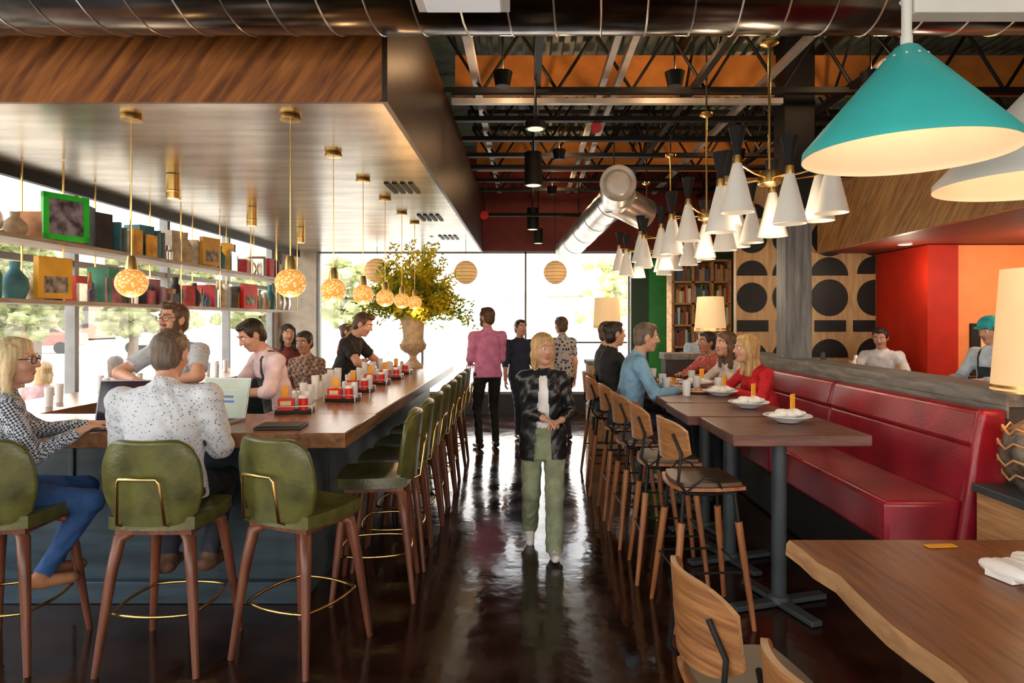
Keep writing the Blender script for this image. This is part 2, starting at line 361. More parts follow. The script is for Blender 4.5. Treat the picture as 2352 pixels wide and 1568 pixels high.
def stool_mesh():
    b=B()
    def back(u,v):
        w=.222-.035*max(0,(.4-v))/.4
        e=max(0,abs(u)-.5)/.5
        if v>.5: w-= .030*((v-.5)/.5)**3
        z=.70+.385*v - .055*e**3*max(0,v-.5)*2 + .05*e**3*max(0,.3-v)/.3
        return (u*w, -.225-.04*v+.075*u*u, z)
    b.sheet(back,16,14,.035,GREENL)
    pts=[]
    for q in range(0,33):
        u=-1+2*q/32; x,y,z=back(u*.985,.985); pts.append((x,y,z+.004))
    b.tube(pts,.0185,GREENL,8)
    for s_ in(-1,1): b.tube([back(s_*.99,v/12) for v in range(0,13)],.0175,GREENL,8)
    def seat(u,v):
        a=u; c=-1+2*v
        x=a*math.sqrt(1-.38*c*c/2); y=c*math.sqrt(1-.38*a*a/2)
        return (.225*x, .215*y+.01, .70-.02*(1-a*a)*(1-c*c)+ (.0))
    b.sheet(seat,12,12,.06,GREENL)
    b.box((0,0,.655),(.36,.34,.03),WALNUT)
    for sx in(-1,1):
        for sy in(-1,1):
            b.tube([(sx*.10,sy*.10,.655),(sx*.165,sy*.16,.62),(sx*.19,sy*.185,.45),(sx*.235,sy*.235,0)],[.022,.03,.025,.015],WALNUT,10)
    pts=[]
    for i in range(24):
        t=2*math.pi*i/24; k=max(abs(math.cos(t)),abs(math.sin(t)))**.55; pts.append((.212*math.cos(t)/k,.212*math.sin(t)/k,.27))
    b.tube(pts,.008,BRASS,8,closed=True)
    hp=[(-.11,-.235,.705),(-.11,-.27,.72),(-.095,-.292,.91),(-.085,-.297,.93),(.085,-.297,.93),(.095,-.292,.91),(.11,-.27,.72),(.11,-.235,.705)]
    b.tube(hp,.0085,BRASS,8)
    return b.mesh('bar_stool_green',60)
SM=stool_mesh()
stools=[(-1.76,3.25,0),(-1.13,3.30,-.42),(-2.56,3.25,.05)]+[(-.92,4.02+.5*i,math.pi/2+[.12,.05,-.04,.06,0,.03,-.05,.02][i]) for i in range(8)]
for x,y,r in stools:
    o=place(SM,'bar_stool',(x,y,0),r)
# ------------------------------------------------------------ ply chairs
def ply_mesh(S,name,bh=.22,bz=.26):
    b=B()
    def back(u,v):
        e=abs(u)**4; w=.215
        zc=S+bz; z=zc+bh*(v-.5)*(1-.45*e); return (u*w,-.215-.02*v+.09*u*u,z)
    b.sheet(back,20,6,.018,PLY,edge=PLYE)
    def seat(u,v):
        c=-1+2*v; x=u*math.sqrt(1-.45*c*c/2); y=c*math.sqrt(1-.45*u*u/2); return (.215*x,.20*y+.01,S+.0+.01*u*u)
    b.sheet(seat,12,12,.018,TEAK)
    def pad(u,v):
        c=-1+2*v; x=u*math.sqrt(1-.45*c*c/2); y=c*math.sqrt(1-.45*u*u/2); return (.195*x,.18*y+.01,S+.02+.01*u*u)
    b.sheet(pad,12,12,.02,M('brown_leather_pad',(.10,.055,.03),.4))
    for sx in(-1,1):
        b.tube([(sx*.12,.12,S-.02),(sx*.19,.0,S-.02),(sx*.2,-.14,S-.01),(sx*.205,-.19,S+.05),(sx*.19,-.17,S+.2),(sx*.15,-.205,S+.30)],.009,BLACK,8)
        b.tube([(sx*.2,-.14,S),(sx*.225,-.05,S+.08),(sx*.225,.02,S+.06),(sx*.2,.06,S-.01)],.006,BLACK,6)
        for sy in(-1,1):
            top=Vector((sx*.14,sy*.14,S-.02)); bot=Vector((sx*.22,sy*.22,0)); mid=top.lerp(bot,.22)
            b.cyl(top,mid,.011,.011,BLACK,8); b.tube([mid,top.lerp(bot,.5),bot],[.02,.019,.013],TEAK,10)
    b.box((0,0,S-.025),(.3,.3,.012),BLACK)
    f=.3 if S>.6 else .18; q=(.14+(.22-.14)*(1-f/S))
    b.tube([(-q,-q,f),(q,-q,f),(q,q,f),(-q,q,f)],.007,BLACK,6,closed=True)
    return b.mesh(name,50)
PM=ply_mesh(.74,'bar_chair_plywood'); DM=ply_mesh(.48,'dining_chair_plywood',.28,.255)
for i,(x,y,r) in enumerate([(.98,3.68,-1.5),(.92,4.28,-1.62),(.88,4.93,-1.52),(.86,5.6,-1.57),(.82,6.35,-1.6),(.84,7.0,-1.5)]):
    place(PM,'high_bar_chair',(x,y,0),r)
for x,y,r in[(.71,2.08,-1.42),(.80,1.50,-1.45)]: place(DM,'dining_chair',(x,y,0),r)
# ------------------------------------------------------------ tables
def hightable():
    b=B(); b.box((0,0,1.01),(.74,.66,.06),TABLETOP); b.cyl((0,0,.03),(0,0,.98),.042,.042,STEELG,20); b.box((0,0,.965),(.3,.3,.012),STEELG)
    for a in(.3,.3+math.pi/2): b.box((0,0,.02),(.62,.07,.03),STEELG,rz=a)
    b.cyl((0,0,.02),(0,0,.06),.07,.05,STEELG,20)
    return b.mesh('high_table')
HT=hightable()
for x,y in[(1.47,3.80),(1.40,4.50),(1.42,5.20),(1.40,5.90),(1.42,6.60)]: place(HT,'high_top_table',(x,y,0),0,bevel=.005)
def setting():
    b=B(); b.lathe([(0,.004),(.06,.004),(.07,.012),(.135,.04),(.14,.043),(.138,.047),(.07,.02),(0,.016)],(0,0,0),CERAM,32)
    for i in range(6):
        b.ell((-.05+.02*i,.005*math.sin(i*2),.055+.004*math.cos(i)),(.04,.045,.026),PAPER,10,8,jit=.1)
    b.ell((.0,0,.05),(.15,.04,.022),PAPER,12,8)
    b.box((.06,.02,.11),(.05,.006,.11),ORANGEC,rz=.3)
    return b.mesh('place_setting')
PS=setting()
for x,y in[(1.56,3.9),(1.55,4.55),(1.57,5.28),(1.56,6.0)]: place(PS,'bowl_with_napkin',(x,y,1.042),random.random()*.5)
b=B()
def glass_(b,x,y,z,m):
    b.lathe([(0,0),(.03,0),(.036,.12),(.033,.12),(.028,.01),(0,.01)],(x,y,z),m,16)
TG=M('table_glass',(.75,.78,.78),.06,var=.02); AMB=M('amber_drink',(.6,.2,.02),.1)
for x,y in((1.3,5.3),(1.65,5.6),(1.25,6.0),(1.62,6.4),(1.3,6.7),(1.5,5.75),(1.2,5.6)):
    glass_(b,x,y,1.041,TG); b.cyl((x,y,1.05),(x,y,1.11),.027,.03,random.choice([AMB,TG,REDP]),12)
for x,y in((1.45,5.5),(1.4,6.25),(1.45,6.55)): b.lathe([(0,.003),(.08,.003),(.12,.02),(.118,.024),(.07,.01),(0,.01)],(x,y,1.041),CERAM,24); b.ell((x,y,1.06),(.06,.05,.025),AMB,10,8,jit=.2)
b.build('drinks_and_plates')
b=B()
ys=[.3+i*.12 for i in range(20)]
tx0=[1.08+.012*math.sin(i*1.3)+.008*math.sin(i*2.9) for i in range(20)]
vs=[];N=20
for i,y in enumerate(ys):
    x=tx0[i]; vs+=[(x+.012,y*1.0,.75),(2.3,y,.75),(2.3,y,.69),(x-.004,y,.69),(x,y,.735)]
k=(2.68-.3)/(ys[-1]-.3)
vs=[(v[0],.3+(v[1]-.3)*k,v[2]) for v in vs]
top=[];edge=[]
for i in range(N-1):
    a=i*5;c=(i+1)*5
    top+=[(a,a+1,c+1,c),(a+1,a+2,c+2,c+1),(a+2,a+3,c+3,c+2)]; edge+=[(a+4,a,c,c+4),(a+3,a+4,c+4,c+3)]
top+=[(0,4,3,2,1),tuple((N-1)*5+q for q in(0,1,2,3,4))]
b.add(vs,top,LIVEW); b.add(vs,edge,LIVEE)
for x in(1.5,2.1):
    for y in(.6,2.2): b.box((x,y,.35),(.05,.05,.69),STEELG)
b.build('live_edge_dining_table')
b=B()
for i in range(7): b.ell((-.12+i*.04,.015*math.sin(i*2.1),.03),(.035,.09+.01*math.cos(i*3),.03+.006*math.sin(i*5)),PAPER,12,8,jit=.05)
b.ab(-.15,.15,-.05,.05,.001,.03,PAPER)
b.build('folded_napkin',(1.78,2.30,.752),.25)
b=B(); b.box((0,0,.003),(.12,.035,.004),ORANGEC); b.build('table_card',(1.65,2.6,.751),.1)
# ------------------------------------------------------------ banquette and low wall
b=B()
for y0,y1 in((3.5,5.15),(5.16,6.75),(6.76,7.45)):
    b.hexa([(2.33,y0,.66),(2.53,y0,.66),(2.53,y1,.66),(2.33,y1,.66),(2.40,y0,.98),(2.53,y0,.98),(2.53,y1,.98),(2.40,y1,.98)],REDL)
    b.hexa([(2.38,y0,.97),(2.53,y0,.97),(2.53,y1,.97),(2.38,y1,.97),(2.43,y0,1.17),(2.53,y0,1.17),(2.53,y1,1.17),(2.43,y1,1.17)],REDL)
    b.ab(1.92,2.40,y0,y1,.44,.68,REDL)
b.hexa([(2.28,3.44,.44),(2.54,3.44,.44),(2.54,3.5,.44),(2.28,3.5,.44),(2.40,3.44,1.18),(2.54,3.44,1.18),(2.54,3.5,1.18),(2.40,3.5,1.18)],REDL)
b.ab(2.05,2.5,3.55,7.4,0,.44,BLACK)
b.build('red_leather_banquette',bevel=.028,seg=4)
b=B(); b.ab(2.56,2.84,3.48,7.9,0,1.2,WALLM); b.ab(2.545,2.86,3.46,7.9,1.19,1.275,GREYW); b.ab(2.545,2.56,3.46,7.5,1.13,1.2,GREYW)
b.ab(1.6,2.54,7.5,7.75,0,1.2,WALLM); b.ab(1.58,2.54,7.48,7.77,1.2,1.275,GREYW)
b.build('low_partition_wall',bevel=.004)
b=B(); b.ab(2.54,2.80,6.4,6.64,1.275,2.75,GREYV); b.ab(2.52,2.82,6.38,6.66,2.75,4.45,BLACK); b.build('structural_column',bevel=.005)
# ------------------------------------------------------------ kitchen side
TANP=wood('tan_panel_wood',(.40,.235,.095),(.56,.37,.175),(20,20,3),rough=.5)
b=B(); b.ab(2.57,4.28,8.0,8.1,0,3.4,TANP)
def disc(b,x,z,r,a0=0,a1=360,y=7.985):
    n=28; vs=[(x,y,z)]; 
    for i in range(n+1):
        t=math.radians(a0+(a1-a0)*i/n); vs.append((x+r*math.cos(t),y,z+r*math.sin(t)))
    vs2=[(v[0],8.0,v[2]) for v in vs]; m=len(vs)
    fs=[(0,i+1,i) for i in range(1,n+1)]+[(i,i+1,m+i+1,m+i) for i in range(0,n+1)]+[(0,m,m+n+1,n+1)]
    b.add(vs+vs2,fs,BLACK)
rows=[(1.93,'c'),(2.30,'h'),(1.585,'b'),(1.30,'h'),(2.66,'c'),(3.0,'h')]
for j,(z,t) in enumerate(rows):
    for i,x in enumerate((2.76,3.24,3.71,4.18)):
        if t=='c':
            if i==3: disc(b,4.27,z,.22,90,270)
            else: disc(b,x,z,.225 if i else .185)
        elif t=='h':
            if i==3: disc(b,4.27,z-.08,.22,90,180)
            else: disc(b,x,z-.1,.225 if i else .185,0,180)
        else:
            b.ab(x-.18,min(x+.2,4.27),7.985,8.0,z-.07,z+.07,BLACK)
b.build('circle_pattern_partition')
b=B(); b.ab(4.3,6.59,7.0,8.1,1.05,2.46,ORW); b.ab(4.295,4.3,7.0,8.0,1.05,2.46,REDW); b.ab(4.295,6.59,6.99,8.1,0,1.05,BLACK); b.ab(4.29,4.62,6.985,7.0,1.05,2.46,REDW)
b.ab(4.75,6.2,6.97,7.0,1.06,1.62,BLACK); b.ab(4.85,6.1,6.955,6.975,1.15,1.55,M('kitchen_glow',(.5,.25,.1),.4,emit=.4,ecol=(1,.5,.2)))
b.build('wall_kitchen')
b=B(); b.ab(3.55,3.62,3.6,7.97,2.47,3.2,FASW); b.ab(3.62,6.59,3.6,7.97,2.47,2.55,REDC); b.build('kitchen_fascia')
for x,y,pw in((5.0,5.9,30),(5.8,5.0,26),(4.0,6.9,8)):
    b=B(); b.cyl((0,0,0),(0,0,.018),.07,.07,WHITE,20); b.cyl((0,0,-.003),(0,0,0),.055,.055,MATS['lamp_lens'],20); o=b.build('recessed_ceiling_light',(x,y,2.45)); light('POINT','bulb',(0,0,-.30),pw,(1,.82,.6),.08,o)
b=B(); b.ab(3.05,3.5,4.4,7.0,0,1.02,BLACK); b.ab(2.98,3.55,4.3,7.05,1.02,1.08,LIVEW); b.build('kitchen_counter')
b=B()
for i in range(14):
    x=3.08+.35*random.random(); y=4.6+i*.17; h=.1+.14*random.random(); b.lathe([(0,0),(.04,0),(.045,h*.6),(.02,h*.8),(.02,h),(0,h)],(x,y,1.08),random.choice([CERAM,CHROME,STEELG,LIVEE]),14)
b.build('kitchen_bottles_and_jars')
b=B(); b.ab(2.3,3.2,10.6,10.62,0,2.6,LIVEE)
for x in(2.3,2.62,2.92,3.2): b.ab(x-.02,x+.02,10.25,10.62,0,2.6,LIVEE)
for i in range(8): b.ab(2.3,3.2,10.25,10.62,.2+i*.34,.23+i*.34,LIVEE)
b.build('wood_bookshelf')
b=B(); cols=[M('book_%d'%i,c,.6) for i,c in enumerate([(.7,.68,.6),(.35,.05,.03),(.05,.15,.25),(.6,.35,.08),(.08,.2,.1),(.1,.1,.1),(.5,.3,.2)])]
for i in range(7):
    for k in range(3):
        x=2.33+k*.3
        while x<2.33+k*.3+.22:
            w=.02+.03*random.random(); h=.18+.1*random.random(); b.ab(x,x+w,10.3,10.5,.231+i*.34,.231+i*.34+h,random.choice(cols)); x+=w+.002
b.build('shelf_books')
# ------------------------------------------------------------ pendants over bar
def globe_pendant(x,y):
    b=B(); top=2.85-1.87
    b.lathe([(0,top-.001),(.055,top-.001),(.06,top-.01),(.06,top-.03),(.0,top-.032)],(0,0,0),BRASS,24)
    b.cyl((0,0,.14),(0,0,top-.02),.0035,.0035,BRASS,8)
    b.lathe([(0,.16),(.02,.158),(.028,.13),(.034,.075)],(0,0,0),BRASS,20)
    b.ell((0,0,0),(.088,.088,.085),AMBER,28,18)
    o=b.build('globe_pendant_lamp',(x,y,1.87))
    light('POINT','bulb',(0,0,-.12),4,(1,.6,.28),.03,o)
for x,y in[(-1.38,3.82),(-1.38,4.67),(-1.38,5.52),(-1.38,6.38),(-1.38,7.24),(-1.36,7.95),(-2.31,3.82)]: globe_pendant(x,y)
for y in(5.36,6.9,8.4):
    b=B(); b.cyl((0,0,0),(0,0,.195),.052,.052,BRASS,24); b.cyl((0,0,-.004),(0,0,.01),.042,.042,MATS['lamp_lens'],20); b.lathe([(.054,.05),(.056,.06),(.054,.07)],(0,0,0),BRASS,24)
    o=b.build('brass_ceiling_spotlight',(-2.9,y,2.65)); light('SPOT','bulb',(0,0,-.02),22,(1,.65,.35),.04,o,spot=1.6)
WOV=M('woven_paper_globe',(.75,.5,.25),.7,emit=.35,ecol=(1,.55,.2))
for x,y,z,r in[(-.88,9.5,2.35,.17),(.42,9.5,2.35,.17),(-2.4,10.5,2.45,.2)]:
    b=B(); b.ell((0,0,0),(r,r,r),WOV,32,20)
    for i in range(9):
        ph=math.pi*(i+1)/10; rr=r*math.sin(ph)*1.01; b.tube([(rr*math.cos(t*math.pi/12),rr*math.sin(t*math.pi/12),r*math.cos(ph)*1.01) for t in range(24)],.003,LIVEE,4,closed=True)
    zt=(2.84 if x<-.8 else 3.75)-z
    b.cyl((0,0,r),(0,0,zt),.004,.004,BLACK,6); b.build('woven_globe_pendant',(x,y,z))
HORN=M('black_horn_enamel',(.010,.010,.011),.55,spec=.2)
SHW=M('white_shade_enamel',(.84,.82,.77),.35,emit=.07,ecol=(1,.9,.75),var=.03)
def chand_mesh():
    b=B(); b.cyl((0,0,.0),(0,0,.86),.009,.009,BRASS,10); b.lathe([(0,.89),(.06,.89),(.06,.87),(.02,.85),(0,.85)],(0,0,0),BRASS,20)
    b.cyl((0,0,.88),(0,0,1.75),.008,.008,BLACK,6)
    b.lathe([(0,.03),(.07,.03),(.075,.0),(.075,-.05),(.06,-.06),(0,-.06)],(0,0,0),BRASS,24)
    for i in range(7):
        a=2*math.pi/7*i+.25; z=(.03,-.05)[i%2]; r=.38 if i%2==0 else .31; x,y=r*math.cos(a),r*math.sin(a)
        b.tube([(0,0,-.015),(x*.5,y*.5,-.015+z*.3),(x,y,z)],.007,BRASS,8)
        b.lathe([(.098,-.31),(.102,-.31),(.05,-.09),(.026,0),(.022,.01)],(x,y,z),SHW,28); b.lathe([(.02,-.01),(.046,-.09),(.098,-.31)],(x,y,z),SHW,28)
        b.lathe([(0,.05),(.026,.045),(.028,.0),(.026,-.03)],(x,y,z),BRASS,20)
        b.lathe([(.018,.045),(.03,.11),(.055,.22),(.0,.221)],(x,y,z),HORN,24)
        b.ell((x,y,z-.2),(.03,.03,.04),M('bulb_glow',(1,.85,.6),.3,emit=3,ecol=(1,.75,.45)),12,8)
    return b.mesh('chandelier')
CM=chand_mesh()
for i,y in enumerate((4.3,5.8,7.25,8.7)):
    o=place(CM,'cone_shade_chandelier',(1.6,y,2.6),.2*i); light('POINT','bulb',(0,0,-.4),12,(1,.75,.5),.12,o)
# large cones
TEAL=M('teal_enamel',(.055,.54,.54),.4,var=.03)
INN=M('shade_inside',(.9,.74,.58),.7,emit=.06,ecol=(1,.65,.4),var=.02)
def bigcone(name,x,y,z,r,h,mat,top):
    b=B()
    b.lathe([(.02,h),(.04,h-.01),(r,.03),(r+.004,0)],(0,0,0),mat,64); b.lathe([(r+.002,0),(r-.004,.025),(.03,h-.03),(0,h-.03)],(0,0,0),INN,64)
    b.cyl((0,0,h-.02),(0,0,h+.03),.02,.02,WHITE,16)
    b.cyl((0,0,h+.02),(0,0,top-z),.017,.017,WHITE,12)
    for i in range(12):
        a=2*math.pi*i/12; b.ell((.075*math.cos(a),.075*math.sin(a),h-.055),(.006,.006,.006),WHITE,8,6)
    b.ell((0,0,h*.55),(.04,.04,.055),MATS['bulb_glow'],14,10)
    o=b.build(name,(x,y,z)); light('POINT','bulb',(0,0,.06),2.6,(1,.75,.5),.05,o)
bigcone('teal_cone_pendant_lamp',1.38,2.37,2.25,.35,.40,TEAL,4.5)
bigcone('white_cone_pendant_lamp',2.27,2.9,2.25,.40,.44,WHITE,2.86)
b=B(); b.ab(1.40,3.4,2.35,2.43,2.76,2.83,WHITE); b.ab(2.24,2.30,2.43,2.80,2.86,2.92,WHITE); b.ab(2.24,2.30,2.80,2.93,2.86,2.90,WHITE); b.ab(2.24,2.30,2.37,2.43,2.83,2.92,WHITE)
b.box((0,0,0),(.03,.03,.62),WHITE,T=Matrix.Translation((1.62,2.39,3.0))@Matrix.Rotation(.9,4,'Y')); b.ab(2.3,2.36,2.36,2.42,2.83,4.5,WHITE); b.build('white_steel_lamp_frame',bevel=.004)
SHADE=M('cream_lampshade',(.8,.6,.36),.8,emit=.34,ecol=(1,.62,.28),var=.04)
def tlamp(x,y,z,hb,r0,r1,hs,big=False):
    b=B()
    if big:
        b.lathe([(0,0),(.07,0),(.08,.02),(.15,.1),(.165,.2),(.14,.3),(.05,.37),(.03,hb),(0,hb)],(0,0,0),M('lamp_base_ceramic',(.10,.08,.06),.3,var=.6,scale=20),28)
        for k in(.09,.16,.24,.31): 
            rr=.167 if k in(.16,.24) else .148; b.tube([(rr*math.cos(t*math.pi/12),rr*math.sin(t*math.pi/12),k+.02*math.sin(t*2)) for t in range(24)],.006,LIVEE,5,closed=True)
    else:
        b.lathe([(0,0),(.07,0),(.07,.015),(.02,.03),(.03,hb*.5),(.012,hb),(0,hb)],(0,0,0),BRASS,20)
    b.lathe([(r0,hb),(r0,hb+.02),(r1,hb+hs),(r1-.004,hb+hs),(r0-.004,hb+.005)],(0,0,0),SHADE,40)
    b.lathe([(r0+.003,hb+.02),(r0+.003,hb+.035)],(0,0,0),BRASS,40); b.lathe([(r0+.003,hb),(r0+.003,hb+.008)],(0,0,0),BRASS,40)
    b.cyl((0,0,hb-.05),(0,0,hb+hs*.5),.006,.006,BRASS,8)
    o=b.build('table_lamp',(x,y,z)); light('POINT','bulb',(0,0,hb+hs*.55),5,(1,.7,.4),.05,o)
tlamp(2.50,3.18,.802,.50,.20,.16,.6,True)
tlamp(2.14,7.6,1.277,.25,.18,.15,.4); tlamp(1.06,8.6,1.13,.42,.18,.16,.4)
b=B(); b.ab(.8,1.32,8.4,8.8,0,1.08,SHELFW); b.ab(.78,1.34,8.38,8.82,1.08,1.13,GREYW)
for i in range(3): b.ab(.84,1.28,8.38,8.4,.1+i*.33,.38+i*.33,LIVEE)
b.build('service_station_cabinet',bevel=.004)
b=B(); b.ab(2.35,2.95,2.95,3.41,0,.76,PLYE); b.ab(2.33,2.97,2.93,3.42,.76,.80,STEELG); b.ab(2.37,2.93,2.935,2.95,.05,.36,PLYE); b.ab(2.37,2.93,2.935,2.95,.39,.74,PLYE); b.build('side_cabinet',bevel=.004)
# ------------------------------------------------------------ bar items
def laptop(name,x,y,rz,scr):
    b=B(); D=M('laptop_metal',(.35,.35,.36),.35,.7)
    b.box((0,0,.009),(.33,.23,.016),D); b.box((0,-.0,.018),(.28,.11,.002),BLACK)
    T=Matrix.Translation((0,.115,.015))@Matrix.Rotation(math.radians(-14),4,'X')
    b.box((0,0,.125),(.33,.008,.25),D,T=T); b.box((0,-.005,.125),(.315,.002,.235),scr,T=T)
    if scr is not SCRD:
        for i,(z,w,c) in enumerate([(.17,.2,0),(.13,.16,1),(.10,.18,1),(.06,.12,0)]): b.box((-.02,-.0065,z),(w,.001,.014),M('screen_blue',(.05,.15,.5),.4) if c else M('screen_grey',(.5,.6,.55),.4),T=T)
    b.build(name,(x,y,TZ+.001),rz,bevel=.002)
SCRD=M('dark_screen',(.02,.012,.03),.08,var=.6,scale=4); SCRL=M('light_screen',(.42,.55,.48),.4,emit=.04)
laptop('laptop_computer',-2.40,3.80,.10,SCRD); laptop('laptop_computer',-1.92,3.96,-.2,SCRL)
b=B(); b.box((0,0,.008),(.26,.2,.014),M('black_leather_folder',(.015,.015,.015),.5)); b.box((0,0,.018),(.24,.18,.004),MATS['black_leather_folder']); b.build('menu_folder',(-1.42,3.79,TZ+.001),.1,bevel=.003)
def caddy():
    b=B(); b.box((0,0,.012),(.24,.15,.02),BLACK)
    b.tube([(-.12,-.075,.05),(.12,-.075,.05),(.12,.075,.05),(-.12,.075,.05)],.004,CHROME,6,closed=True)
    for x in(-.12,.12):
        for y in(-.075,.075): b.cyl((x,y,0),(x,y,.05),.004,.004,CHROME,6)
    b.box((-.05,-.03,.06),(.1,.06,.08),REDP); b.box((-.05,-.061,.07),(.07,.002,.03),M('label_cream',(.8,.6,.3),.6))
    b.cyl((.06,-.035,.02),(.06,-.035,.10),.03,.03,REDP,16); b.cyl((.06,-.035,.10),(.06,-.035,.118),.032,.032,WHITE,16)
    b.cyl((.08,.04,.02),(.08,.04,.14),.026,.024,CERAM,16); b.cyl((.0,.04,.02),(.0,.04,.13),.022,.02,M('glass_jar',(.6,.62,.6),.1),16); b.cyl((.0,.04,.13),(.0,.04,.145),.02,.015,CHROME,16)
    b.box((-.07,.04,.10),(.045,.006,.15),ORANGEC,rz=.2)
    return b.mesh('condiment_caddy')
CA=caddy()
for x,y in[(-1.56,4.4),(-1.42,5.05),(-1.46,5.7),(-1.46,6.35),(-1.44,6.95),(-1.46,7.6)]: place(CA,'condiment_caddy',(x,y,TZ+.001),random.uniform(-.2,.2),bevel=.002)
b=B(); GL=M('clear_glassware',(.8,.82,.82),.06,var=.02)
def tumbler(b,x,y,z,r=.035,h=.12): b.lathe([(0,0),(r*.8,0),(r,h),(r*.93,h),(r*.75,.01),(0,.01)],(x,y,z),GL,16)
for i in range(26): tumbler(b,-1.66-.06*random.random()+ .02*(i%3),4.75+i*.13,TZ+.001,.025+.012*random.random(),.1+.1*random.random())
for i in range(16): tumbler(b,-3.75+.4*random.random()+i*.005,4.45+i*.25,TZ+.001,.03,.14)
for i in range(9): tumbler(b,-2.75+i*.11,4.26-.05*(i%2),TZ+.001,.033,.15)
b.build('bar_glassware')
URN=M('aged_stone_urn',(.5,.38,.24),.8,var=.25,scale=12,bump=.3)
b=B(); b.lathe([(0,0),(.13,0),(.13,.04),(.09,.06),(.05,.11),(.045,.15),(.07,.18),(.15,.25),(.165,.31),(.13,.38),(.13,.42),(.15,.58),(.19,.66),(.205,.68),(.19,.70),(.16,.68),(.14,.6),(0,.58)],(0,0,0),URN,36)
for i in range(20):
    a=2*math.pi*i/20; b.tube([(.10*math.cos(a),.10*math.sin(a),.20),(.155*math.cos(a),.155*math.sin(a),.25),(.17*math.cos(a),.17*math.sin(a),.31)],.010,URN,6)
G1=leafm('foliage_green',(.13,.22,.04),.4); G2=leafm('foliage_yellow',(.85,.66,.05)); G3=leafm('foliage_olive',(.42,.48,.07))
for k in range(320):
    a=random.random()*2*math.pi; el=random.random()**.6; L=.5+.62*random.random()
    out=.08+.6*(1-el)+.14*random.random(); up=L*(.35+.65*el); 
    if k%3==0: out=min(out*1.25,.75); up=up*.5
    p0=Vector((.08*math.cos(a),.08*math.sin(a),.6)); d=Vector((math.cos(a)*out,math.sin(a)*out,up)); pts=[]
    for i in range(6):
        t=i/5; p=p0+d*t+Vector((0,0,.1*math.sin(t*3)-(.25*t*t*(1-el)))); pts.append(p)
    b.tube(pts,[.004,.0035,.003,.0025,.002,.001],G3,4)
    mat=G2 if (el>.35 and random.random()<.8) else random.choice([G1,G3])
    for i in range(1,6):
        for q in range(7):
            p=pts[i]+Vector((random.uniform(-.05,.05),random.uniform(-.05,.05),random.uniform(-.06,.06))); w=Vector((random.uniform(-1,1),random.uniform(-1,1),random.uniform(-.2,1))).normalized()*.04; s_=w.cross(Vector((random.random(),random.random(),.3))).normalized()*.014
            b.add([p-w,p+s_,p+w,p-s_],[(0,1,2,3)],mat)
b.build('potted_floral_arrangement',(-1.5,8.65,TZ+.001))
# ------------------------------------------------------------ shelving left
b=B()
for z in(1.80,2.24): b.ab(-3.78,-3.45,4.0,9.9,z-.03,z,SHELFW)
for i in range(8):
    y=4.05+i*.83
    for x in(-3.77,-3.46): b.ab(x-.005,x+.005,y-.005,y+.005,1.78,2.84,BRASS)
b.build('hanging_bar_shelf')
b=B(); SC=[M('decor_%d'%i,c,.55,var=.35,scale=9) for i,c in enumerate([(.75,.36,.03),(.35,.14,.18),(.08,.12,.18),(.5,.03,.03),(.55,.45,.32),(.05,.18,.22),(.12,.10,.09),(.45,.2,.06),(.04,.22,.12),(.03,.03,.035)])]+[CHROME,URN]
y=4.1
while y<9.65:
    for z in(1.801,2.241):
        t=random.random(); m=random.choice(SC); h=.16+.2*random.random()
        if t<.42:
            dx=random.uniform(-.08,.08); b.box((-3.6+dx*.5,y+.09,z+h/2),(.1+.1*random.random(),.11+.07*random.random(),h),m,rz=random.uniform(-.3,.3))
            if random.random()<.5: b.box((-3.49,y+.08,z+h*.35),(.02,.13,h*.7),random.choice(SC),rz=random.uniform(-.3,.3))
        elif t<.5:
            for q in range(4): b.ab(-3.7,-3.50,y+q*.036,y+q*.036+.031,z,z+.19+.08*random.random(),random.choice(SC))
        elif t<.62:
            b.tube([(-3.58+.0,y+.09+.075*math.cos(a*math.pi/8),z+.09+.075*math.sin(a*math.pi/8)) for a in range(16)],.012,random.choice([CHROME,BRASS,SC[6]]),8,closed=True); b.box((-3.58,y+.09,z+.01),(.08,.1,.02),BLACK)
        elif t<.77:
            for q in range(3): 
                hh=.12+.14*random.random(); b.lathe([(0,0),(.026,0),(.028,hh*.6),(.011,hh*.75),(.011,hh),(0,hh)],(-3.5-.06*q,y+.03+.055*q,z),random.choice([SC[8],SC[7],SC[2],CHROME,SC[0]]),14)
        else:
            r=.055+.035*random.random(); b.lathe([(0,0),(r*.7,0),(r,h*.3),(r*.9,h*.55),(r*.35,h*.8),(r*.4,h),(0,h)],(-3.58,y+.09,z),random.choice([CHROME,URN,SC[6],SC[5],SC[4],SC[9]]),18)
    y+=.19
b.build('shelf_books_and_decor')
b=B(); GN=M('bright_green_frame',(.01,.6,.03),.4)
for a in((-.17,.17,-.17,-.13),(-.17,.17,.13,.17),(-.17,-.13,-.17,.17),(.13,.17,-.17,.17)): b.ab(-.015,.015,a[0],a[1],a[2],a[3],GN)
b.ab(-.01,.005,-.13,.13,-.13,.13,M('picture_art',(.18,.16,.2),.5,var=.8,scale=14)); b.build('green_picture_frame',(-3.42,4.85,2.412),-.35)
for y,z,c in((4.75,1.96,(.8,.42,.03)),(7.1,2.40,(.7,.38,.06)),(8.1,1.95,(.75,.03,.02))):
    b=B(); b.box((0,0,0),(.05,.26,.3),M('box_%.1f'%y,c,.5)); b.box((.027,0,-.05),(.004,.18,.12),M('box_art',(.3,.25,.2),.6,var=.7,scale=20)); b.build('decorative_box',(-3.44,y,z),-.25,bevel=.004)
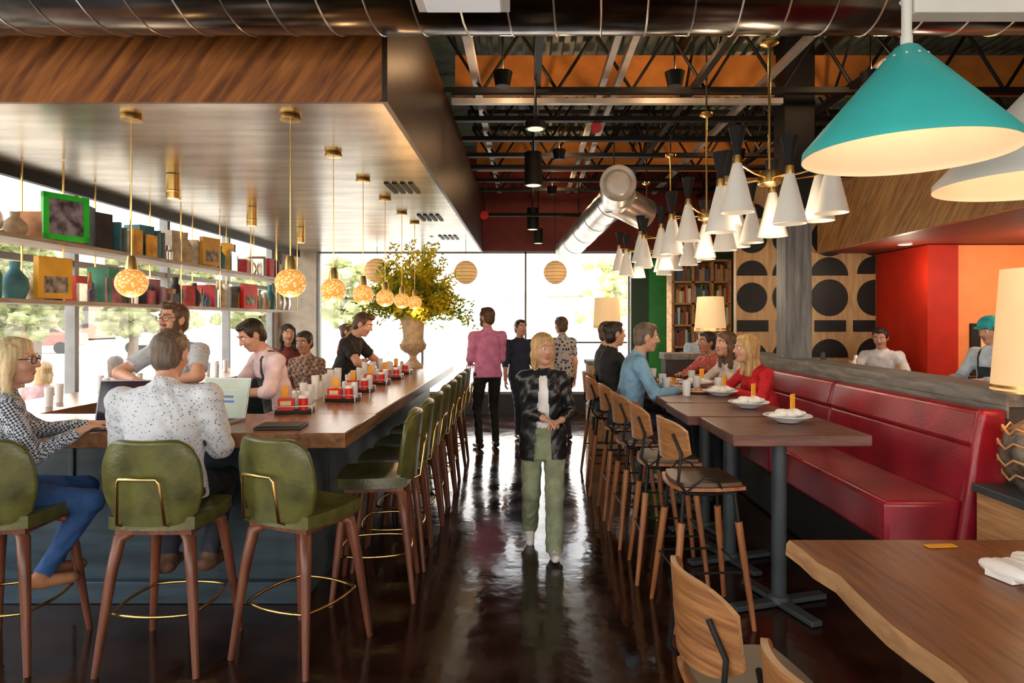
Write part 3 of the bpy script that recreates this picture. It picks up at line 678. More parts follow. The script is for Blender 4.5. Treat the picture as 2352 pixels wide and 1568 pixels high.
# ------------------------------------------------------------ exterior
b=B(); b.ab(-60,60,-60,80,-.25,-.15,M('pavement',(.52,.48,.40),.9)); b.build('ground_outside')
def tree(x,y,h,c):
    b=B(); b.tube([(0,0,-.15),(.1,0,h*.3),(0,.1,h*.55)],[.18,.13,.08],M('bark',(.2,.15,.11),.9),8)
    m=M('leaves_%d'%int(c*100),(c*.56,c*.60,c*.25),.8,var=.45,scale=3)  # back trees get paler leaves: haze and overexposure put into the colour
    for i in range(60):
        a=random.random()*6.28; r=random.random()*h*.38; b.ell((r*math.cos(a),r*math.sin(a),h*(.30+.60*random.random())),(h*.07,h*.07,h*.05),m,10,7,jit=.6)
    b.build('tree',(x,y,0),ang=10)
for x,y,h,c in[(-17,21.5,4.8,.45),(-21,28,5,.5),(-13,21.5,4.2,.5),(-24,24,6,.45),(4.6,34,5.2,1.0),(7.4,38,6,1.0),(-17,32,5,.6),(-11,27,4.6,.6),(-14.5,17.5,3.6,.42),(-9,32,5,.7)]: tree(x,y,h,c)
def car(x,y,rz,col,nm):
    b=B(); m=M('car_paint_'+nm,col,.25); prof=[(-2.2,.3),(-2.2,.75),(-1.7,.95),(-1.1,1.0),(-.6,1.42),(.9,1.45),(1.6,1.0),(2.2,.9),(2.25,.3)]
    n=len(prof); vs=[(p[0],-.85,p[1]) for p in prof]+[(p[0],.85,p[1]) for p in prof]
    b.add(vs,[tuple(range(n)),tuple(range(2*n-1,n-1,-1))]+[(i,n+i,n+(i+1)%n,(i+1)%n) for i in range(n)],m)
    w=[(-1.0,1.02),(-.55,1.36),(.85,1.38),(1.4,1.03)]; 
    for s_ in(-.86,.86): b.add([(p[0],s_,p[1]) for p in w],[(0,1,2,3)],BLACK)
    for xx in(-1.4,1.4):
        for s_ in(-.88,.7): b.cyl((xx,s_,.17),(xx,s_+.18,.17),.33,.33,BLACK,20)
    b.build('parked_car',(x,y,-.01),rz,bevel=.03)
car(-27,36,.3,(.5,.12,.09),'red'); car(-20.5,37,.2,(.6,.6,.62),'silver')
b=B(); b.ab(-44,-40,5,70,0,4.0,M('far_brick',(.55,.28,.2),.9)); 
for y in range(8,66,6): b.ab(-40,-39.9,y,y+3.5,1,3.0,MATS['charcoal_wall_paint'])
b.ab(-40.2,-39.5,5,70,3.9,4.3,WHITE); b.build('building_across_street')
b=B(); b.ab(-2,16,52,56,0,3.6,M('pale_stucco',(.7,.62,.5),.9)); b.ab(-2.2,16.2,51.6,56,3.6,4.0,M('pale_roof',(.6,.54,.46),.9)); b.build('building_beyond_lot')
# ------------------------------------------------------------ PEOPLE
def cone(a,b,ra,rb,lab,k=.02,s=1,sv=None,flat=False):
    a=np.array(a,float);b=np.array(b,float);v=b-a;L2=float(v@v)+1e-9;L=math.sqrt(L2)
    if sv is not None: sv=np.array(sv,float); sv=sv/np.linalg.norm(sv)
    def ev(X,Y,Z):
        dx=X-a[0];dy=Y-a[1];dz=Z-a[2]; t=(dx*v[0]+dy*v[1]+dz*v[2])/L2; tc=np.clip(t,0,1)
        qx=dx-tc*v[0];qy=dy-tc*v[1];qz=dz-tc*v[2]; r=ra+(rb-ra)*tc
        if s!=1:
            qs=(qx*sv[0]+qy*sv[1]+qz*sv[2])*(1/s-1); qx=qx+qs*sv[0];qy=qy+qs*sv[1];qz=qz+qs*sv[2]
        d=np.sqrt(qx*qx+qy*qy+qz*qz)-r
        if s!=1: d=d*(.5+.5*s)
        if flat: d=np.maximum(d,(t-1)*L)
        return d
    R=max(ra,rb); return (ev,np.minimum(a,b)-R,np.maximum(a,b)+R,k,lab)
def elp(c,r,lab,k=.02,Rm=None):
    c=np.array(c,float); r=np.array(r,float); Rm=np.eye(3) if Rm is None else np.array(Rm,float)
    def ev(X,Y,Z):
        dx=X-c[0];dy=Y-c[1];dz=Z-c[2]
        p=[Rm[0,i]*dx+Rm[1,i]*dy+Rm[2,i]*dz for i in range(3)]
        k0=np.sqrt((p[0]/r[0])**2+(p[1]/r[1])**2+(p[2]/r[2])**2)+1e-6
        k1=np.sqrt((p[0]/r[0]**2)**2+(p[1]/r[1]**2)**2+(p[2]/r[2]**2)**2)+1e-6
        return k0*(k0-1)/k1
    R=max(r); return (ev,c-R,c+R,k,lab)
EDG=[((0,0,0),(1,0,0)),((0,1,0),(1,1,0)),((0,0,1),(1,0,1)),((0,1,1),(1,1,1)),((0,0,0),(0,1,0)),((1,0,0),(1,1,0)),((0,0,1),(0,1,1)),((1,0,1),(1,1,1)),((0,0,0),(0,0,1)),((1,0,0),(1,0,1)),((0,1,0),(0,1,1)),((1,1,0),(1,1,1))]
def surfnet(prims,h,folds=0):
    lo=np.min([p[1] for p in prims],0)-.04; hi=np.max([p[2] for p in prims],0)+.04
    n=np.ceil((hi-lo)/h).astype(int)+1
    f=np.full(n,.2,np.float32); ax=[(lo[i]+h*np.arange(n[i])).astype(np.float32) for i in range(3)]
    for ev,l,u,k,lab in prims:
        m=k+2*h+.01; i0=np.maximum(np.floor((l-m-lo)/h).astype(int),0); i1=np.minimum(np.ceil((u+m-lo)/h).astype(int)+1,n)
        Xg=ax[0][i0[0]:i1[0]][:,None,None];Yg=ax[1][i0[1]:i1[1]][None,:,None];Zg=ax[2][i0[2]:i1[2]][None,None,:]
        d=ev(Xg,Yg,Zg)
        if lab in(0,1,8): # soft cloth folds
            d=d+.0035*np.sin(Zg*62+Xg*38+2.1*np.sin(Yg*23+Xg*17))*np.sin(Xg*41-Yg*33+Zg*13)
        if lab==3: # strand grooves in hair
            d=d+.0018*np.sin(Xg*330+6*np.sin(Zg*14))+.0012*np.sin(Yg*300+5*np.sin(Zg*11+1))
        sl=(slice(i0[0],i1[0]),slice(i0[1],i1[1]),slice(i0[2],i1[2])); g=f[sl]
        hh=np.clip(.5+.5*(g-d)/k,0,1); f[sl]=g*(1-hh)+d*hh-k*hh*(1-hh)
    S=f<0
    cnt=np.zeros(n-1,np.int8)
    for a in(0,1):
        for b_ in(0,1):
            for c in(0,1): cnt+=S[a:n[0]-1+a,b_:n[1]-1+b_,c:n[2]-1+c]
    act=(cnt>0)&(cnt<8); idx=np.argwhere(act); pos=np.zeros((len(idx),3)); num=np.zeros(len(idx))
    for a,b_ in EDG:
        a=np.array(a);b_=np.array(b_); ia=idx+a; ib=idx+b_
        fa=f[ia[:,0],ia[:,1],ia[:,2]];fb=f[ib[:,0],ib[:,1],ib[:,2]]; mk=(fa<0)!=(fb<0)
        t=np.where(mk,fa/np.where(mk,fa-fb,1),0); pos+=(a[None]+t[:,None]*(b_-a)[None])*mk[:,None]; num+=mk
    V=(idx+pos/num[:,None])*h+lo
    vid=-np.ones(n-1,np.int64); vid[act]=np.arange(len(idx))
    F=[]
    A=S[:-1,1:-1,1:-1]; e=np.argwhere(A!=S[1:,1:-1,1:-1]); i,j,k=e[:,0],e[:,1]+1,e[:,2]+1; ins=A[e[:,0],e[:,1],e[:,2]]
    q=np.stack([vid[i,j-1,k-1],vid[i,j,k-1],vid[i,j,k],vid[i,j-1,k]],1); F.append(np.where(ins[:,None],q,q[:,::-1]))
    A=S[1:-1,:-1,1:-1]; e=np.argwhere(A!=S[1:-1,1:,1:-1]); i,j,k=e[:,0]+1,e[:,1],e[:,2]+1; ins=A[e[:,0],e[:,1],e[:,2]]
    q=np.stack([vid[i-1,j,k-1],vid[i-1,j,k],vid[i,j,k],vid[i,j,k-1]],1); F.append(np.where(ins[:,None],q,q[:,::-1]))
    A=S[1:-1,1:-1,:-1]; e=np.argwhere(A!=S[1:-1,1:-1,1:]); i,j,k=e[:,0]+1,e[:,1]+1,e[:,2]; ins=A[e[:,0],e[:,1],e[:,2]]
    q=np.stack([vid[i-1,j-1,k],vid[i,j-1,k],vid[i,j,k],vid[i-1,j,k]],1); F.append(np.where(ins[:,None],q,q[:,::-1]))
    F=np.concatenate(F)
    best=np.full(len(V),9.);lab=np.zeros(len(V),int)
    for pi,(ev,l,u,k,lb) in enumerate(prims):
        d=ev(V[:,0],V[:,1],V[:,2]); mk=d<best; best[mk]=d[mk]; lab[mk]=lb
    return V,F,lab
def ik(a,c,l1,l2,hint):
    a=np.array(a,float);c=np.array(c,float);d=c-a;D=np.linalg.norm(d);u=d/D
    if D>(l1+l2)*.995: D=(l1+l2)*.995; c=a+u*D
    x=(l1*l1-l2*l2+D*D)/(2*D); hgt=math.sqrt(max(l1*l1-x*x,1e-6))
    hv=np.array(hint,float); hv=hv-u*(hv@u); hv/=np.linalg.norm(hv)+1e-9
    return a+u*x+hv*hgt,c
def nrm(v): v=np.array(v,float); return v/(np.linalg.norm(v)+1e-9)
SKIN=M('skin_light',(.60,.32,.215),.5,var=.06); SKIN2=M('skin_tan',(.42,.21,.13),.5,var=.06)
LIPS=M('lips',(.45,.13,.11),.45); EYEW=M('eye_white',(.8,.8,.78),.2); EYED=M('eye_iris',(.03,.02,.015),.2)
def hairm(n,c): return M(n,c,.5,var=.30,scale=45,bump=.25,bscale=60,dist=.006,stretch=(1,1,.12))
HB=hairm('hair_blonde',(.50,.32,.13)); HD=hairm('hair_dark',(.02,.013,.01)); HBR=hairm('hair_brown',(.09,.045,.022)); HG=hairm('hair_grey_brown',(.13,.09,.065)); HLB=hairm('hair_light_blonde',(.58,.44,.24))
def person(name,x,y,yaw,H=1.75,sex='m',top=None,pants=None,shoes=None,skin=None,hair=HBR,style='short',sleeve='long',pel=None,lean=0,side=0,twist=0,hy=0,hp=0,hands=None,elb=None,feet=None,knee=((.1,1,0),(-.1,1,0)),h=.009,beard=False,glasses=False,inner=None,jacket=False,fat=1.0,seated=False,wide=0,hdir=None,cap=None,curl=.5,hup=None,apron=None):
    k=H/1.75; fem=sex=='f'; skin=skin or SKIN; pants=pants or M('navy_trousers',(.02,.025,.04),.8); shoes=shoes or M('dark_shoes',(.03,.02,.018),.5); top=top or WHITE
    LB=dict(top=0,pants=1,skin=2,hair=3,shoes=4,lips=5,inner=6,cap=7,arm=8)
    mats=[top,pants,skin,hair,shoes,LIPS,inner or apron or top,cap or hair]
    P=np.array(pel if pel is not None else (0,0,.93*k),float)
    u=nrm((math.sin(side),math.sin(lean),math.cos(lean)*math.cos(side)))
    R0=np.array((1,0,0.)); Rt=nrm((math.cos(twist),math.sin(twist),0)); Rt=nrm(Rt-u*(Rt@u)); Fw=np.cross(u,Rt)
    Bm=np.stack([Rt,Fw,u],1)
    nb=P+u*.50*k; swd=(.155 if fem else .185)*k*fat; pr=[]
    T=LB['top']; AL=LB['arm']
    pr.append(elp(P+u*.02,(.165*k*fat,.125*k*fat,.13*k) if not jacket else (.14*k,.11*k,.13*k),LB['pants'],.05,Bm))
    if seated: pr.append(elp(P+np.array((0,-.03,-.02)),(.18*k*fat,.13*k,.10*k),LB['pants'],.05))
    pr.append(elp(P+u*.16*k,((.135 if fem else .155)*k*fat,.105*k*fat,.17*k),T,.06,Bm))
    pr.append(elp(P+u*.36*k,((.15 if fem else .175)*k*fat,.115*k*fat,.17*k),T,.06,Bm))
    if fem:
        for s_ in(-1,1): pr.append(elp(P+u*.33*k+Rt*s_*.07*k+Fw*.08*k,(.06*k,.05*k,.06*k),T,.04,Bm))
    sh=[nb-u*.055*k+Rt*swd*s_ for s_ in(1,-1)]
    pr.append(cone(sh[0],sh[1],.062*k,.062*k,T,.05)); pr.append(cone(nb-u*.05*k,nb+u*.012*k,.085*k,.058*k,T,.04))
    if not jacket:
        pr.append(cone(P+u*.2*k,P-u*.05*k,.155*k*fat,.178*k*fat,T,.02,.74,Fw,True))
        if not fem:
            pr.append(cone(nb+u*.012*k+Fw*.01,nb+u*.03*k+Fw*.012,.068*k,.064*k,T,.006,flat=True))
    else:
        pr.append(cone(P+u*.34*k,P-u*.19*k,.150*k,.192*k,T,.02,.72,Fw,True))
    nd=nrm(u+np.array((0,.25+.3*math.sin(hp),0)) if not hup is None else u+np.array((0,.18+.35*math.sin(hp),0)))
    hb=nb+nd*.10*k; hc=nb+nd*.185*k+np.array((0,.012,0))
    pr.append(cone(nb-u*.04*k,hb+nd*.02,.056*k if not fem else .048*k,.05*k if not fem else .043*k,LB['skin'],.025))
    q=Matrix.Rotation(hy+twist,3,'Z')@Matrix.Rotation(-hp,3,'X')@Matrix.Rotation(side*.5,3,'Y'); Hm=np.array(q)
    def hp_(a,b_,c): return hc+Hm@np.array((a,b_,c))*k*1.0
    S_=LB['skin']; g=k
    def he(c,r,l,kk): pr.append(elp(hp_(*c),(r[0]*g,r[1]*g,r[2]*g),l,kk,Hm))
    he((0,-.01,.02),(.074,.093,.10),S_,.02); he((0,.022,-.04),(.058,.068,.08),S_,.03); he((0,.062,-.098),(.024,.02,.018),S_,.03)
    pr.append(cone(hp_(0,.088,.018),hp_(0,.106,-.022),.009*g,.014*g,S_,.01))
    for s_ in(-1,1):
        he((s_*.012,.098,-.026),(.008,.008,.007),S_,.008); he((s_*.078,-.008,-.008),(.010,.02,.032),S_,.008); he((s_*.038,.06,-.03),(.022,.02,.02),S_,.02)
        pr.append(cone(hp_(s_*.012,.086,.03),hp_(s_*.05,.072,.03),.008*g,.008*g,S_,.01))
    he((0,.086,-.056),(.024,.010,.0055),LB['lips'],.004); he((0,.084,-.066),(.020,.010,.0065),LB['lips'],.004)
    Hh=LB['hair']
    if style!='bald':
        he((0,-.025,.035),(.084,.096,.092),Hh,.01); he((0,.03,.092),(.058,.05,.03),Hh,.015)
        he((0,-.055,-.03),(.072,.055,.07),Hh,.015)
        for s_ in(-1,1): he((s_*.072,.01,.04),(.014,.035,.045),Hh,.01)
    if style=='quiff': he((0,.045,.108),(.06,.05,.03),Hh,.02)
    if style in('long','bob'):
        L=.24 if style=='long' else .15
        for s_ in(-1,1):
            pr.append(cone(hp_(s_*.066,.0,.06),hp_(s_*.080,.0,-.05),.022*g,.025*g,Hh,.02)); pr.append(cone(hp_(s_*.080,-.005,-.04),hp_(s_*.078,.005 if style=='long' else -.005,-L),.026*g,.020*g,Hh,.02,flat=True))
        pr.append(cone(hp_(0,-.055,.0),hp_(0,-.06,-L),.062*g,.058*g,Hh,.03,flat=True)); he((0,-.02,.045),(.086,.096,.086),Hh,.02)
    if style=='bun': he((0,-.10,.06),(.04,.04,.04),Hh,.01)
    if beard:
        he((0,.045,-.085),(.058,.052,.045),Hh,.01); he((0,.085,-.043),(.03,.012,.006),Hh,.006)
        for s_ in(-1,1): he((s_*.06,.02,-.045),(.014,.03,.05),Hh,.01)
    if cap:
        he((0,-.01,.06),(.092,.108,.08),LB['cap'],.006); he((0,.10,.055),(.06,.07,.010),LB['cap'],.01)
    hands=hands or (((swd+.07*k),.04,.83*k),(-(swd+.07*k),.04,.83*k)); elb=elb or ((.4,-1,0),(-.4,-1,0))
    for i in(0,1):
        s_=1 if i==0 else -1
        el,w=ik(sh[i],hands[i],.28*k,.25*k,elb[i]); fd=nrm(w-el)
        ra=(.046 if fem else .055)*k*fat
        if sleeve=='long':
            pr.append(cone(sh[i],el,ra+.006,ra-.004,AL,.03)); pr.append(cone(el,el+(w-el)*.93,ra-.004,.035*k,AL,.015,flat=True)); pr.append(cone(el,w,.033*k,.026*k,S_,.005))
        elif sleeve=='roll':
            pr.append(cone(sh[i],el,ra+.006,ra-.002,AL,.03)); pr.append(cone(el,el+(w-el)*.25,ra,.046*k,AL,.01,flat=True)); pr.append(cone(el,w,.043*k,.027*k,S_,.005))
        else:
            pr.append(cone(sh[i],sh[i]+(el-sh[i])*.68,ra+.010,ra+.008,AL,.03,flat=True)); pr.append(cone(sh[i],el,ra-.006,.042*k,S_,.005)); pr.append(cone(el,w,.043*k,.027*k,S_,.02))
        d=nrm(hdir[i]) if hdir and hdir[i] is not None else fd
        n0=np.array((0,0,-1.)) if abs(d[2])<.65 else np.array((-s_*1.,.2,0)); n0=nrm(n0-d*(n0@d)); sd=np.cross(d,n0)
        th=nrm(np.array((-s_*1.,.6,.3))); th=sd if (sd@th)>0 else -sd
        kk=k*(.92 if fem else 1)
        pr.append(elp(w+d*.045*kk,(.038*kk,.05*kk,.016*kk),S_,.012,np.stack([sd,d,n0],1)))
        for j,(o,L) in enumerate(((.033,.066),(.011,.078),(-.0115,.074),(-.0335,.058))):
            b0=w+d*.075*kk+th*o*kk; dd=nrm(d+th*o*4); r_=.0088*kk
            c0=curl*.5; d1=nrm(dd*math.cos(c0)+n0*math.sin(c0)); p1=b0+d1*L*.5*kk; c1=curl*1.4; d2=nrm(dd*math.cos(c1)+n0*math.sin(c1)); p2=p1+d2*L*.32*kk; c2=curl*2.2; d3=nrm(dd*math.cos(c2)+n0*math.sin(c2)); p3=p2+d3*L*.25*kk
            pr.append(cone(b0,p1,r_,r_*.95,S_,.004)); pr.append(cone(p1,p2,r_*.95,r_*.88,S_,.003)); pr.append(cone(p2,p3,r_*.88,r_*.75,S_,.003))
        t0=w+d*.022*kk+th*.024*kk; t1=t0+nrm(d*.7+th*.75+n0*.25)*.042*kk; t2=t1+nrm(d*.95+th*.25+n0*.3)*.032*kk
        pr.append(cone(t0,t1,.0135*kk,.011*kk,S_,.008)); pr.append(cone(t1,t2,.011*kk,.0085*kk,S_,.003))
    feet=feet or ((.11*k,0.02,.08*k),(-.11*k,-.02,.08*k))
    for i in(0,1):
        s_=1 if i==0 else -1
        hj=P+R0*s_*.09*k-np.array((0,0,.02)); kn,an=ik(hj,feet[i][:3],.44*k,.42*k,knee[i])
        wd=wide
        pr.append(cone(hj,kn,(.088+wd*.2)*k*fat,(.062+wd*.5)*k,LB['pants'],.03)); pr.append(cone(kn,kn+(an-kn)*(1.06 if wd else .98),(.06+wd*.6)*k,(.045+wd)*k,LB['pants'],.02,flat=True))
        pr.append(cone(kn,an,.04*k,.032*k,S_,.005))
        fy=feet[i][3] if len(feet[i])>3 else s_*-.15; pit=feet[i][4] if len(feet[i])>4 else 0
        fd=np.array((-math.sin(fy)*math.cos(pit),math.cos(fy)*math.cos(pit),math.sin(pit)))
        dn=np.array((0,0,-1.))
        pr.append(cone(an+dn*.035*k-fd*.035*k,an+dn*.045*k+fd*.13*k,.042*k,.034*k,LB['shoes'],.01,.9,(0,0,1))); pr.append(cone(an,an+dn*.04*k,.04*k,.04*k,LB['shoes'],.015))
    V,F,lab=surfnet(pr,h)
    q_=V-P; zz=q_@u; xx=q_@Rt; yy=q_@Fw
    if jacket: # open front: shirt and trousers show between the jacket edges, set back from them
        lab[(lab==1)&(zz>-.185*k)]=0
        t=np.clip((.46*k-zz)/(.62*k),0,1); wv=(.030+.040*t)*k
        mk=(lab==0)&(yy>.02)&(np.abs(xx)<wv)&(zz<.47*k)
        lab[mk&(zz>.06*k)]=LB['inner']; lab[mk&(zz<=.06*k)]=LB['pants']
        V[mk]-=Fw*(.018*np.clip((wv[mk]-np.abs(xx[mk]))/.008,0,1))[:,None]
    if apron: # bib apron with shoulder straps
        mk=((lab==0)|(lab==1))&(yy>.0)&((np.abs(xx)<.10*k)&(zz<.33*k)|(np.abs(np.abs(xx)-.085*k)<.013)&(zz<.5*k))&(zz>-.4)
        lab[mk]=LB['inner']
        mk=(lab==0)&(yy<=0)&(np.abs(np.abs(xx)-.075*k*(.3+np.clip(zz,0,1)*1.6))<.013)&(zz>.05)
        lab[mk]=LB['inner']
    lab[lab==8]=0
    fl=lab[F[:,0]]
    me=bpy.data.meshes.new(name)
    bb=B(); 
    for m in mats: bb.ml.append(m)
    for s_ in(-1,1):
        c=hp_(s_*.032,.076,.010); e=Hm@np.array((0,1,0))
        bb.ell(c,(.0135*g,)*3,EYEW,12,8); bb.ell(c+e*.0075*g,(.0075*g,)*3,EYED,10,8)
        bb.tube([hp_(s_*.014,.093,.034),hp_(s_*.032,.092,.040),hp_(s_*.052,.078,.034)],.0032*g,hair if style!='bald' else HBR,6)
        if glasses:
            bb.tube([hp_(s_*.034+.026*math.cos(t*math.pi/8),.102-abs(.4*(.026*math.cos(t*math.pi/8)+s_*.034))*.3,.008+.021*math.sin(t*math.pi/8)) for t in range(16)],.0022,BLACK,5,closed=True)
            bb.tube([hp_(s_*.062,.09,.012),hp_(s_*.082,.0,.012)],.0022,BLACK,5)
    if glasses: bb.tube([hp_(-.01,.108,.012),hp_(.01,.108,.012)],.0022,BLACK,5)
    nV=len(V); verts=V.tolist()+[tuple(v) for v in bb.v]; faces=F.tolist()+[tuple(i+nV for i in f) for f in bb.f]
    me.from_pydata(verts,[],faces)
    for m in bb.ml: me.materials.append(m)
    me.polygons.foreach_set('material_index',fl.tolist()+bb.m); me.polygons.foreach_set('use_smooth',[True]*len(faces)); me.update()
    o=bpy.data.objects.new(name,me); COL.objects.link(o); o.location=(x,y,0); o.rotation_euler[2]=yaw
    return o
PI=math.pi
def C(n,c,r=.8): return M('cloth_'+n,c,r,var=.18,scale=10,bump=.7,bscale=11,dist=.03)
DENIM=C('denim',(.018,.07,.21)); BLK=C('black',(.013,.013,.015)); 
SITF=((.12,.36,.36),(-.12,.36,.36))
person('walking_woman',.12,4.72,PI+.02,1.57,'f',top=M('black_leather_jacket',(.012,.014,.016),.32,bump=.3,bscale=14,dist=.02),pants=C('sage',(.27,.30,.19)),shoes=C('whiteshoe',(.75,.75,.75)),hair=HB,style='bob',jacket=True,inner=C('whitetee',(.8,.8,.8)),
  hands=((.0,.20,.97),(-.12,.20,.96)),elb=((.55,-1,-.3),(-.55,-1,-.3)),hdir=((-.7,.5,-.2),(.7,.5,-.2)),feet=((.09,-.20,.11,0,-.5),(-.07,.20,.072,0,.1)),knee=((0,1,0),(0,1,0)),h=.006,hy=.4,wide=.022,hp=.05)
person('seated_man_in_white_shirt',-1.87,3.36,0,1.78,'m',top=dots('white_dotted_shirt',(.70,.74,.80),(.10,.13,.22),62,.19),pants=C('darkjean',(.02,.025,.04)),shoes=C('brown',(.12,.06,.035)),hair=HG,seated=True,pel=(0,0,.79),lean=.12,side=-.05,fat=1.2,
  hands=((.10,.33,1.07),(-.17,.33,1.07)),elb=((.45,-.3,-1),(-.45,-.3,-1)),feet=((.12,.24,.36),(-.08,.2,.36)),h=.0065,hp=.2,hdir=((-.1,1,-.1),(.1,1,-.1)))
person('seated_blonde_woman',-2.68,3.27,-.85,1.66,'f',top=checks('check_jacket',(.03,.05,.09),(.6,.62,.66),95),pants=DENIM,shoes=C('tanboot',(.3,.13,.06)),hair=HLB,style='bob',seated=True,pel=(0,0,.80),lean=.08,side=.0,twist=.15,hy=-.55,glasses=True,fat=1.08,
  hands=((.16,.34,1.07),(-.12,.44,1.07)),elb=((.6,-.3,-.9),(-.6,-.3,-.9)),feet=((.10,.20,.36),(-.06,.26,.36)),h=.0065)
person('bearded_bartender',-2.66,4.98,PI-.2,1.80,'m',top=dots('grey_floral_tee',(.45,.52,.6),(.6,.25,.2),28,.2),hair=HBR,beard=True,glasses=True,sleeve='short',hands=((.10,.30,1.22),(-.10,.30,1.20)),elb=((1,-.1,-.05),(-1,-.1,-.05)),hdir=((-.8,.4,0),(.8,.4,0)),hy=-.15,h=.0075,style='quiff')
person('bartender_in_pink_shirt',-1.98,5.30,PI/2+.75,1.72,'m',top=C('palepink',(.78,.60,.63)),hair=HD,sleeve='roll',lean=.28,hp=.55,hands=((.10,.42,1.08),(-.12,.40,1.10)),elb=((1,-.4,-.5),(-1,-.4,-.5)),h=.0075,apron=C('apron_dark',(.05,.05,.06)))
person('bar_server_woman',-2.20,6.55,PI-.2,1.56,'f',top=checks('brown_plaid_top',(.13,.07,.05),(.35,.24,.18),30),hair=HD,style='bun',sleeve='roll',hp=.2,hands=((.12,.30,1.0),(-.12,.28,1.0)),skin=SKIN2)
person('dark_haired_woman',-2.75,7.5,PI+.6,1.62,'f',top=C('dkred',(.2,.04,.05)),hair=HD,style='long')
person('woman_in_red_top',-2.60,9.35,-PI/2,1.62,'f',top=C('red1',(.5,.04,.06)),hair=HBR,style='bun',hands=((.1,.3,1.08),(-.1,.3,1.08)))
person('bartender_in_black_polo',-2.08,7.3,-PI/2-.1,1.80,'m',top=BLK,hair=HBR,style='quiff',sleeve='short',lean=.30,hp=.4,hands=((.16,.50,1.09),(-.16,.46,1.09)),elb=((1,-.4,0),(-1,-.4,0)),skin=SKIN,h=.008)
person('man_in_pink_shirt',-.50,8.45,.35,1.84,'m',top=C('pink',(.64,.22,.40)),pants=BLK,hair=HBR,beard=True,hy=.5,hands=((.16,.28,1.02),(-.16,.28,1.08)),elb=((.3,-.6,-.9),(-.3,-.6,-.9)),fat=.98,h=.008)
person('man_in_navy_shirt',-.10,9.3,PI+.5,1.68,'m',top=C('navy',(.02,.03,.06)),hair=HD,sleeve='roll',feet=((.1,.15,.08),(-.1,-.12,.09)))
person('woman_in_patterned_shirt',.50,9.0,.5,1.72,'f',top=dots('bw_print',(.4,.4,.42),(.03,.03,.04),22,.35),hair=HBR,sleeve='short')
person('man_in_blue_shirt',.86,5.6,-PI/2,1.74,'m',top=C('denimshirt',(.20,.38,.55)),hair=HG,seated=True,pel=(0,0,.85),lean=.18,hp=.15,hands=((.14,.42,1.07),(-.14,.42,1.07)),elb=((.5,-.2,-.9),(-.5,-.2,-.9)),feet=SITF,h=.0075)
person('guest_in_black',.82,6.35,-PI/2+.3,1.72,'f',top=BLK,hair=HD,style='bun',seated=True,pel=(0,0,.85),hands=((.14,.40,1.07),(-.14,.40,1.07)),elb=((1,-.2,-.6),(-1,-.2,-.6)),feet=SITF)
person('guest_in_black',.84,7.0,-PI/2,1.72,'m',top=C('dk2',(.05,.05,.06)),hair=HBR,seated=True,pel=(0,0,.85),hands=((.14,.40,1.07),(-.14,.40,1.07)),elb=((1,-.2,-.6),(-1,-.2,-.6)),feet=SITF)
BF=((.12,.38,.30),(-.12,.38,.30))
person('woman_in_red_jacket',2.06,5.60,PI/2+.25,1.66,'f',top=C('red',(.58,.012,.018)),hair=HB,style='long',seated=True,pel=(0,0,.79),lean=.25,hands=((.12,.42,1.07),(-.12,.40,1.07)),elb=((1,-.3,-.6),(-1,-.3,-.6)),feet=BF,hy=-.2,h=.0075)
person('woman_in_cream_top',2.08,6.35,PI/2+.35,1.68,'f',top=C('cream',(.66,.58,.52)),hair=HBR,style='long',seated=True,pel=(0,0,.79),lean=.2,hands=((.12,.42,1.07),(-.12,.40,1.07)),elb=((1,-.3,-.6),(-1,-.3,-.6)),feet=BF)
person('guest_in_red_print',2.08,7.05,PI/2+.4,1.66,'m',top=dots('red_print',(.5,.10,.08),(.8,.7,.6),30,.2),hair=HD,seated=True,pel=(0,0,.79),lean=.2,hands=((.12,.42,1.07),(-.12,.40,1.07)),elb=((1,-.3,-.6),(-1,-.3,-.6)),feet=BF,skin=SKIN2)
person('server_in_blue_shirt',2.24,8.35,PI+.2,1.66,'m',top=C('ltblue',(.38,.5,.66)),hair=HD,hp=.2,hands=((.15,.28,1.1),(-.15,.28,1.1)),elb=((.4,-.6,-.6),(-.4,-.6,-.6)))
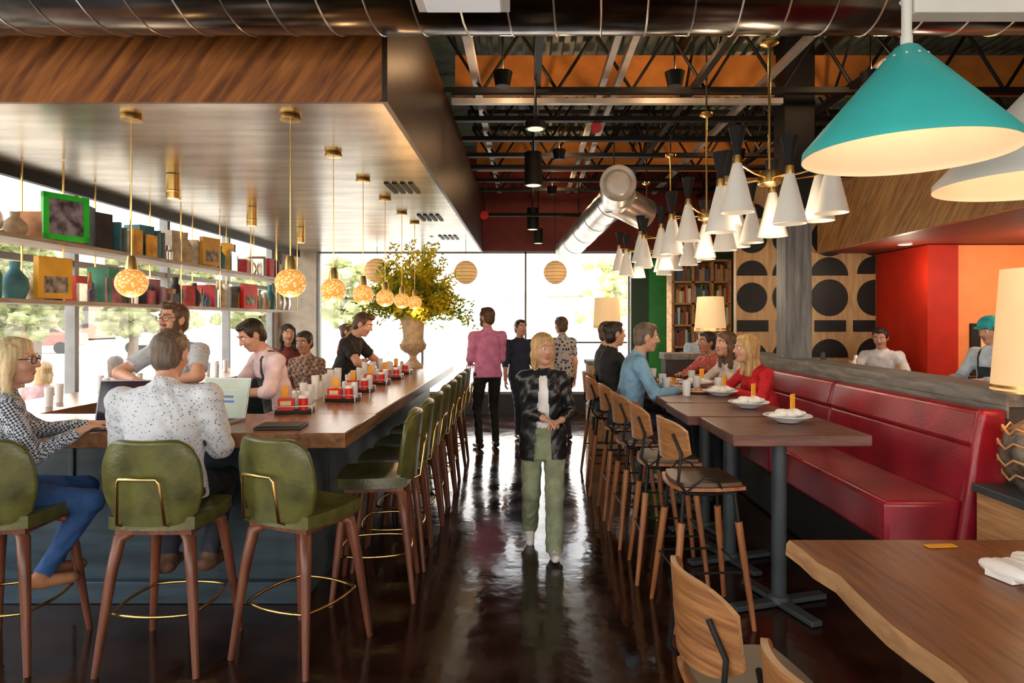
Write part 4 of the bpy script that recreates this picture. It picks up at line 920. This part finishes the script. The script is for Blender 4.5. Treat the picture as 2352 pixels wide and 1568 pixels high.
person('cook_in_white_shirt',3.98,7.3,PI/2+.9,1.60,'m',top=C('white2',(.7,.7,.72)),hair=HD,hp=.3,lean=.1,sleeve='roll',hands=((.15,.34,1.12),(-.15,.34,1.12)))
person('cook_with_teal_cap',4.30,6.0,PI/2+.3,1.70,'m',top=C('paleblue',(.5,.62,.72)),hair=HBR,cap=C('tealcap',(.02,.4,.42)),hp=.25,hands=((.15,.34,1.12),(-.15,.34,1.12)),apron=C('apron_navy',(.02,.03,.05)))
for x,y,hh in((-5.5,7.4,HB),(-5.3,8.4,HBR)):
    place(DM,'patio_chair',(x,y,-.15),0)
    o=person('patio_guest',x,y,.1,1.66,'f',top=C('patio_%d'%int(y),(.5,.3,.28)),hair=hh,style='bob',seated=True,pel=(0,0,.58),feet=((.12,.36,.08),(-.12,.36,.08)),hands=((.15,.3,.72),(-.15,.3,.72))); o.location.z=-.15
# ------------------------------------------------------------ world, lights, camera
w=bpy.data.worlds.new('sky'); sc.world=w; w.use_nodes=True; nt=w.node_tree; bg=nt.nodes['Background']
tc=nt.nodes.new('ShaderNodeTexCoord'); sx=nt.nodes.new('ShaderNodeSeparateXYZ'); nt.links.new(tc.outputs['Generated'],sx.inputs[0])
r=_ramp(nt,[(.0,(1,.87,.70)),(.15,(1,.92,.82)),(.6,(.7,.8,.95))]); nt.links.new(sx.outputs['Z'],r.inputs[0]); nt.links.new(r.outputs[0],bg.inputs['Color']); bg.inputs['Strength'].default_value=5.0
sun=light('SUN','sun',(0,0,20),5.0,(1,.80,.55)); sun.data.angle=.08; sun.rotation_euler=Vector((.55,-.75,-.42)).to_track_quat('-Z','Y').to_euler()
cd=bpy.data.cameras.new('camera'); cam=bpy.data.objects.new('camera',cd); COL.objects.link(cam)
cam.location=(0,0,1.65); cam.rotation_euler=(math.pi/2,0,0); cd.sensor_width=36; cd.lens=36*1500/2352; cd.shift_x=-33/2352; cd.shift_y=-48/2352; cd.clip_start=.05; cd.clip_end=300
sc.camera=cam
